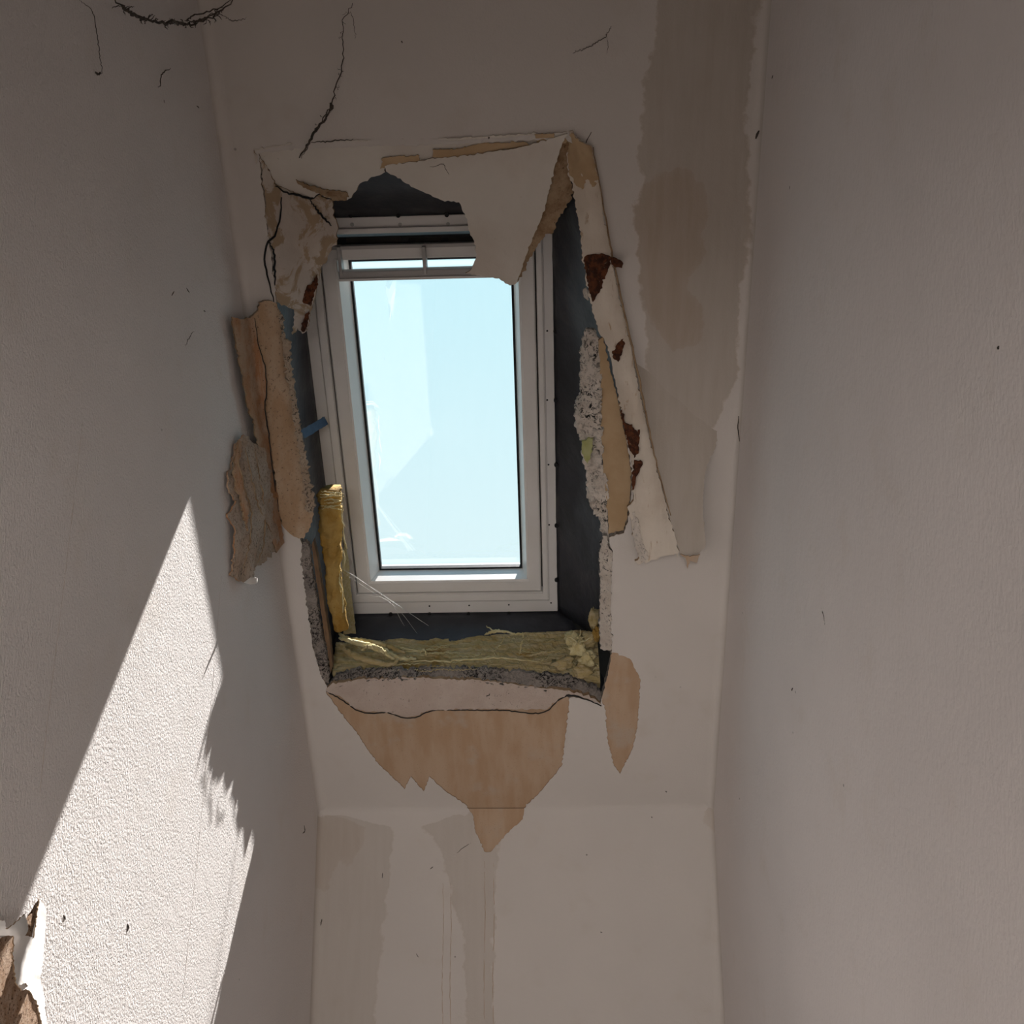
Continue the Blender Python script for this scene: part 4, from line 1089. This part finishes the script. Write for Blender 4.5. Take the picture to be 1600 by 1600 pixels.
# shaped roll along the left
pth = spline([S(np.array(x), np.array(y), w) for x, y, w in ((518, 764, -0.062), (517, 800, -0.056), (518, 850, -0.05), (521, 900, -0.046), (526, 940, -0.046), (532, 982, -0.048))], 110)
nR, sg = 110, 32
V, F = [], []
for i in range(nR):
    s = i / (nR - 1)
    rad = 0.0285 * (1 - 0.42 * s) * (0.93 + 0.05 * math.sin(9 * s) - 0.16 * math.exp(-((s - 0.52) / 0.03) ** 2) - 0.10 * math.exp(-((s - 0.10) / 0.02) ** 2))
    if s < 0.02: rad *= 0.9
    for k in range(sg):
        th = 2 * math.pi * k / sg
        d = math.cos(th) * np.array([1, 0, 0]) + math.sin(th) * (-N_OUT)
        f = mnoise.fractal(Vector((math.cos(th) * 1.5, math.sin(th) * 1.5, s * 9)), 1.0, 2.0, 5)
        f2 = mnoise.fractal(Vector((math.cos(th) * 3, math.sin(th) * 3, s * 34)), 1.0, 2.0, 4)
        V.append(pth[i] + d * rad * (1 + 0.26 * f + 0.13 * f2))
for i in range(nR - 1):
    for k in range(sg):
        F.append((i * sg + k, i * sg + (k + 1) % sg, (i + 1) * sg + (k + 1) % sg, (i + 1) * sg + k))
F.append(tuple(range(sg))[::-1]); F.append(tuple((nR - 1) * sg + k for k in range(sg)))
o = new_obj('wool_body', V, F, ['wool_amber'], roll, smooth=True)
bm = bmesh.new(); bm.from_mesh(o.data); bmesh.ops.recalc_face_normals(bm, faces=bm.faces); bm.to_mesh(o.data); bm.free()
sheet('backing_sheet', [(538, 846, -0.17), (545, 880, -0.17), (548, 920, -0.17), (553, 962, -0.17), (556, 990, -0.16), (536, 992, -0.13), (536, 930, -0.14), (534, 880, -0.15)], ['wool'], 0.004, spacing=5, jag=0.6, step=4, rough=0.003, rscale=30, parent=roll, seed=91)
for i in range(7):
    y0 = 768 + i * 4.5
    strand('wool_strand', [(502 + R_.uniform(-3, 3), y0, -0.036), (518, y0 + R_.uniform(-2, 3), -0.026), (534 + R_.uniform(-2, 4), y0 + R_.uniform(-4, 4), -0.04)], 0.0017, 'wool_pale', roll, n=16, wob=0.0008, seed=i + 70)
for i in range(5):
    x = 533 + R_.uniform(-2, 4); y0 = 790 + i * 34
    strand('wool_strand', [(x, y0, -0.036), (x + R_.uniform(-3, 3), y0 + 16, -0.032), (x + 3 + R_.uniform(-3, 3), y0 + 34, -0.036)], 0.0018, 'wool_pale', roll, n=14, wob=0.0007, seed=i + 90)

# =================================================================== SMALL THINGS
tape = sheet('adhesive_tape', [(470, 672, -0.10), (507, 651, -0.225), (513, 663, -0.225), (476, 685, -0.10)], ['blue_tape'], 0.0008, spacing=5, jag=0.4, step=3, seed=95)
tag(tape, 'short strip of dark blue tape bridging membrane and window frame at left', 'tape')

# torn paper at the foot of the left wall
lp = empty('torn_wallpaper')
tag(lp, 'torn white wallpaper flap in the sun at the lower left corner', 'torn paper')
NX = (1, 0, 0)
sheet('paper_flap', [(-20, 1440, 0.004), (8, 1438, 0.012), (12, 1452, 0.02), (40, 1428, 0.018), (45, 1450, 0.025), (38, 1462, 0.028), (50, 1464, 0.022), (66, 1470, 0.004), (65, 1510, 0.004), (62, 1545, 0.006), (50, 1546, 0.018), (40, 1536, 0.026), (28, 1540, 0.03), (22, 1510, 0.028), (18, 1462, 0.024), (2, 1462, 0.014), (-20, 1458, 0.006)],
      ['paper_white', 'paper_white', 'torn_brown'], 0.0015, spacing=5, jag=0.8, step=3, rough=0.003, rscale=30, parent=lp, surf=Lw, nrm=NX, seed=96)
sheet('paper_edge', [(62, 1404, 0.003), (72, 1420, 0.003), (72, 1440, 0.003), (70, 1470, 0.004), (66, 1512, 0.005), (54, 1512, 0.010), (54, 1462, 0.008), (58, 1430, 0.005)], ['paper_white', 'paper_white', 'torn_brown'], 0.0015, spacing=4, jag=0.5, step=3, parent=lp, surf=Lw, nrm=NX, seed=97)
sheet('paper_flap', [(28, 1540, 0.02), (44, 1530, 0.02), (62, 1530, 0.006), (70, 1560, 0.006), (74, 1610, 0.008), (68, 1610, 0.012), (58, 1566, 0.02), (48, 1550, 0.024), (40, 1545, 0.024), (34, 1548, 0.024)], ['paper_white', 'paper_white', 'torn_brown'], 0.0015, spacing=5, jag=0.8, step=3, parent=lp, surf=Lw, nrm=NX, seed=98)

# cobwebs
def web(name, label, main, r, side=(), surf=S, mat='cobweb_dust', wob=0.0015, n=50, seed=0, fuzz=0, fuzz_len=10):
    root = empty(name)
    tag(root, label, 'cobweb')
    strand('thread', main, r, mat, root, surf, n, wob, seed)
    for k, (pts, rr) in enumerate(side):
        strand('thread', pts, rr, mat, root, surf, max(12, n // 2), wob * 0.6, seed + k + 1)
    q = random.Random(seed)
    P_ = spline([(*p,) for p in main], 40)
    for k in range(fuzz):
        c0 = P_[q.randrange(4, 36)]
        a = (c0[0], c0[1], c0[2])
        b = (c0[0] + q.uniform(-fuzz_len, fuzz_len), c0[1] + q.uniform(-fuzz_len * 0.5, fuzz_len * 0.7), c0[2] + q.uniform(-0.005, 0.005))
        m_ = ((a[0] + b[0]) / 2 + q.uniform(-4, 4), (a[1] + b[1]) / 2 + q.uniform(-4, 4), a[2])
        strand('thread', [a, m_, b], r * 0.35, mat, root, surf, 10, 0.0004, seed + 100 + k)
    return root
web('cobweb', 'thick sagging dusty cobweb across the upper left corner', [(176, -10, 0.16), (190, 10, 0.15), (206, 21, 0.14), (240, 33, 0.12), (275, 35, 0.11), (310, 33, 0.10), (335, 24, 0.09), (352, 10, 0.08), (372, -8, 0.07)], 0.0020,
    [([(190, 10, 0.15), (215, 26, 0.135), (230, 30, 0.125)], 0.0022), ([(290, 33, 0.105), (310, 22, 0.10), (335, 15, 0.09), (362, 0, 0.08)], 0.0012), ([(295, 34, 0.105), (320, 29, 0.095), (350, 14, 0.085)], 0.0016),
     ([(345, 22, 0.09), (365, 32, 0.07), (385, 28, 0.05)], 0.0006)], seed=3, fuzz=44, fuzz_len=16, surf=SL)
web('cobweb', 'long dark cobweb thread running down to the upper left of the opening', [(552, 6, 0.03), (537, 30, 0.03), (536, 55, 0.03), (538, 80, 0.03), (525, 135, 0.03), (517, 167, 0.028), (497, 195, 0.025), (484, 220, 0.02), (470, 250, 0.012)], 0.0011,
    [([(517, 167, 0.028), (508, 186, 0.026), (492, 206, 0.022), (480, 228, 0.018), (468, 246, 0.012)], 0.0024), ([(486, 222, 0.02), (510, 221, 0.012), (530, 219, 0.008), (552, 218, 0.004)], 0.0011), ([(517, 162, 0.028), (518, 168, 0.028), (516, 172, 0.028)], 0.003), ([(535, 22, 0.03), (545, 20, 0.03), (556, 60, 0.02)], 0.0005)], seed=5, fuzz=14, fuzz_len=7)
web('cobweb', 'fine white cobweb threads stretched across the lower left frame corner', [(517, 882, -0.085), (540, 892, -0.11), (590, 925, -0.15), (640, 958, -0.18), (670, 978, -0.19)], 0.0007,
    [([(530, 890, -0.10), (580, 924, -0.14), (620, 950, -0.17), (652, 990, -0.18)], 0.0004), ([(575, 930, -0.15), (600, 935, -0.16), (632, 978, -0.18)], 0.0004), ([(540, 893, -0.11), (600, 930, -0.15), (660, 972, -0.19)], 0.0004)], mat='cobweb_pale', wob=0.0, seed=7)
web('cobweb', 'small branched dark thread on the slope above the hanging board', [(896, 82, 0.006), (910, 78, 0.006), (938, 62, 0.006), (947, 56, 0.006), (955, 41, 0.006)], 0.0008, [([(948, 56, 0.006), (950, 70, 0.004), (948, 84, 0.003)], 0.0004)], seed=9, wob=0.0008)
web('cobweb', 'thin dusty thread hanging on the left wall beside the sagging cobweb', [(124, 0, 0.004), (145, 20, 0.004), (152, 60, 0.004), (157, 95, 0.004), (159, 114, 0.004), (150, 113, 0.004)], 0.0006, [([(149, 112, 0.004), (153, 116, 0.004), (157, 113, 0.004)], 0.0014)], surf=Lw, seed=11, wob=0.0006)
web('cobweb', 'short hooked thread on the left wall near the corner', [(266, 108, 0.004), (256, 112, 0.004), (251, 122, 0.004), (250, 134, 0.004), (246, 136, 0.004)], 0.0009, surf=Lw, seed=13, wob=0.0006, n=20)
web('cobweb', 'fine dark zigzag thread on the hanging board', [(672, 261, -0.005), (680, 260, -0.006), (692, 256, -0.005), (698, 268, -0.01), (702, 273, -0.012)], 0.0006, seed=15, wob=0.0004, n=20)
web('cobweb', 'faint dark thread on the left wall level with the window head', [(303, 518, 0.003), (296, 527, 0.003), (290, 540, 0.003)], 0.0006, surf=Lw, seed=17, wob=0.0006, n=16)
# paper seams on the side walls
def seam(name, label, pts, surf, parent=None):
    o = strand(name, pts, 0.00016, 'torn_brown', parent, surf, 40, 0.0001, 1, taper=False)
    return o
seam('paper_seam', '', [(129, 660, 0.0), (104, 880, 0.0), (73, 1137, 0.0), (62, 1240, 0.0)], Lw, wl_root)
seam('paper_seam', '', [(346, 900, 0.0), (333, 1060, 0.0), (312, 1300, 0.0), (285, 1560, 0.0)], Lw, wl_root)

# marks on the walls
for pts, r, surf, par in (
        ([(199, 1443, 0.0), (200, 1450, 0.0), (198, 1456, 0.0)], 0.0016, Lw, wl_root),
        ([(99, 1430, 0.0), (102, 1436, 0.0)], 0.0012, Lw, wl_root),
        ([(475, 1290, 0.0), (476, 1298, 0.0), (473, 1302, 0.0)], 0.0018, Lw, wl_root),
        ([(272, 455, 0.0), (268, 462, 0.0)], 0.0010, Lw, wl_root), ([(291, 450, 0.0), (296, 458, 0.0)], 0.0010, Lw, wl_root),
        ([(318, 485, 0.0), (321, 487, 0.0)], 0.0010, Lw, wl_root), ([(307, 165, 0.0), (311, 169, 0.0)], 0.0010, Lw, wl_root),
        ([(1154, 650, 0.018), (1153, 668, 0.018), (1156, 692, 0.018)], 0.0012, S, cs), ([(1186, 204, 0.012), (1183, 210, 0.012), (1181, 217, 0.012)], 0.0022, S, cs),
        ([(764, 213, 0.0), (764, 217, 0.0)], 0.0015, S, cs), ([(627, 64, 0.0), (629, 67, 0.0)], 0.0012, S, cs), ([(925, 232, 0.0), (916, 228, 0.0), (924, 206, 0.0)], 0.0010, S, cs),
        ([(1208, 118, 0.0), (1206, 123, 0.0)], 0.0012, Rw, wr), ([(1561, 541, 0.0), (1560, 545, 0.0)], 0.0014, Rw, wr), ([(1239, 1075, 0.0), (1237, 1079, 0.0)], 0.0014, Rw, wr),
        ([(1283, 950, 0.0), (1287, 962, 0.0), (1289, 976, 0.0)], 0.0006, Rw, wr),
        ([(1040, 1236, 0.0), (1042, 1238, 0.0)], 0.0012, S, cs), ([(598, 1364, 0.0), (597, 1372, 0.0)], 0.0010, Kw, wf_root), ([(503, 1436, 0.012), (501, 1446, 0.012)], 0.0014, Kw, wf_root),
        ([(672, 1358, 0.0), (677, 1354, 0.0)], 0.0010, Kw, wf_root), ([(714, 1333, 0.0), (722, 1326, 0.0), (736, 1317, 0.0)], 0.0007, Kw, wf_root), ([(1018, 1276, 0.0), (1019, 1278, 0.0)], 0.0012, Kw, wf_root),
        ([(650, 1490, 0.0), (654, 1496, 0.0)], 0.0008, Kw, wf_root), ([(938, 1456, 0.0), (941, 1457, 0.0)], 0.0010, Kw, wf_root)):
    strand('scuff_mark', pts, r, 'cobweb_dust', par, surf, 10, 0.0002, int(pts[0][0]))
for x_ in (692, 704, 757, 771):
    strand('dried_drip', [(x_, 1345 if x_ > 710 else 1380, 0.0), (x_ + 1, 1440, 0.0), (x_ - 1, 1530, 0.0), (x_ + 1, 1640, 0.0)], 0.0007, 'board_paper', wf_root, Kw, 40, 0.0004, x_)
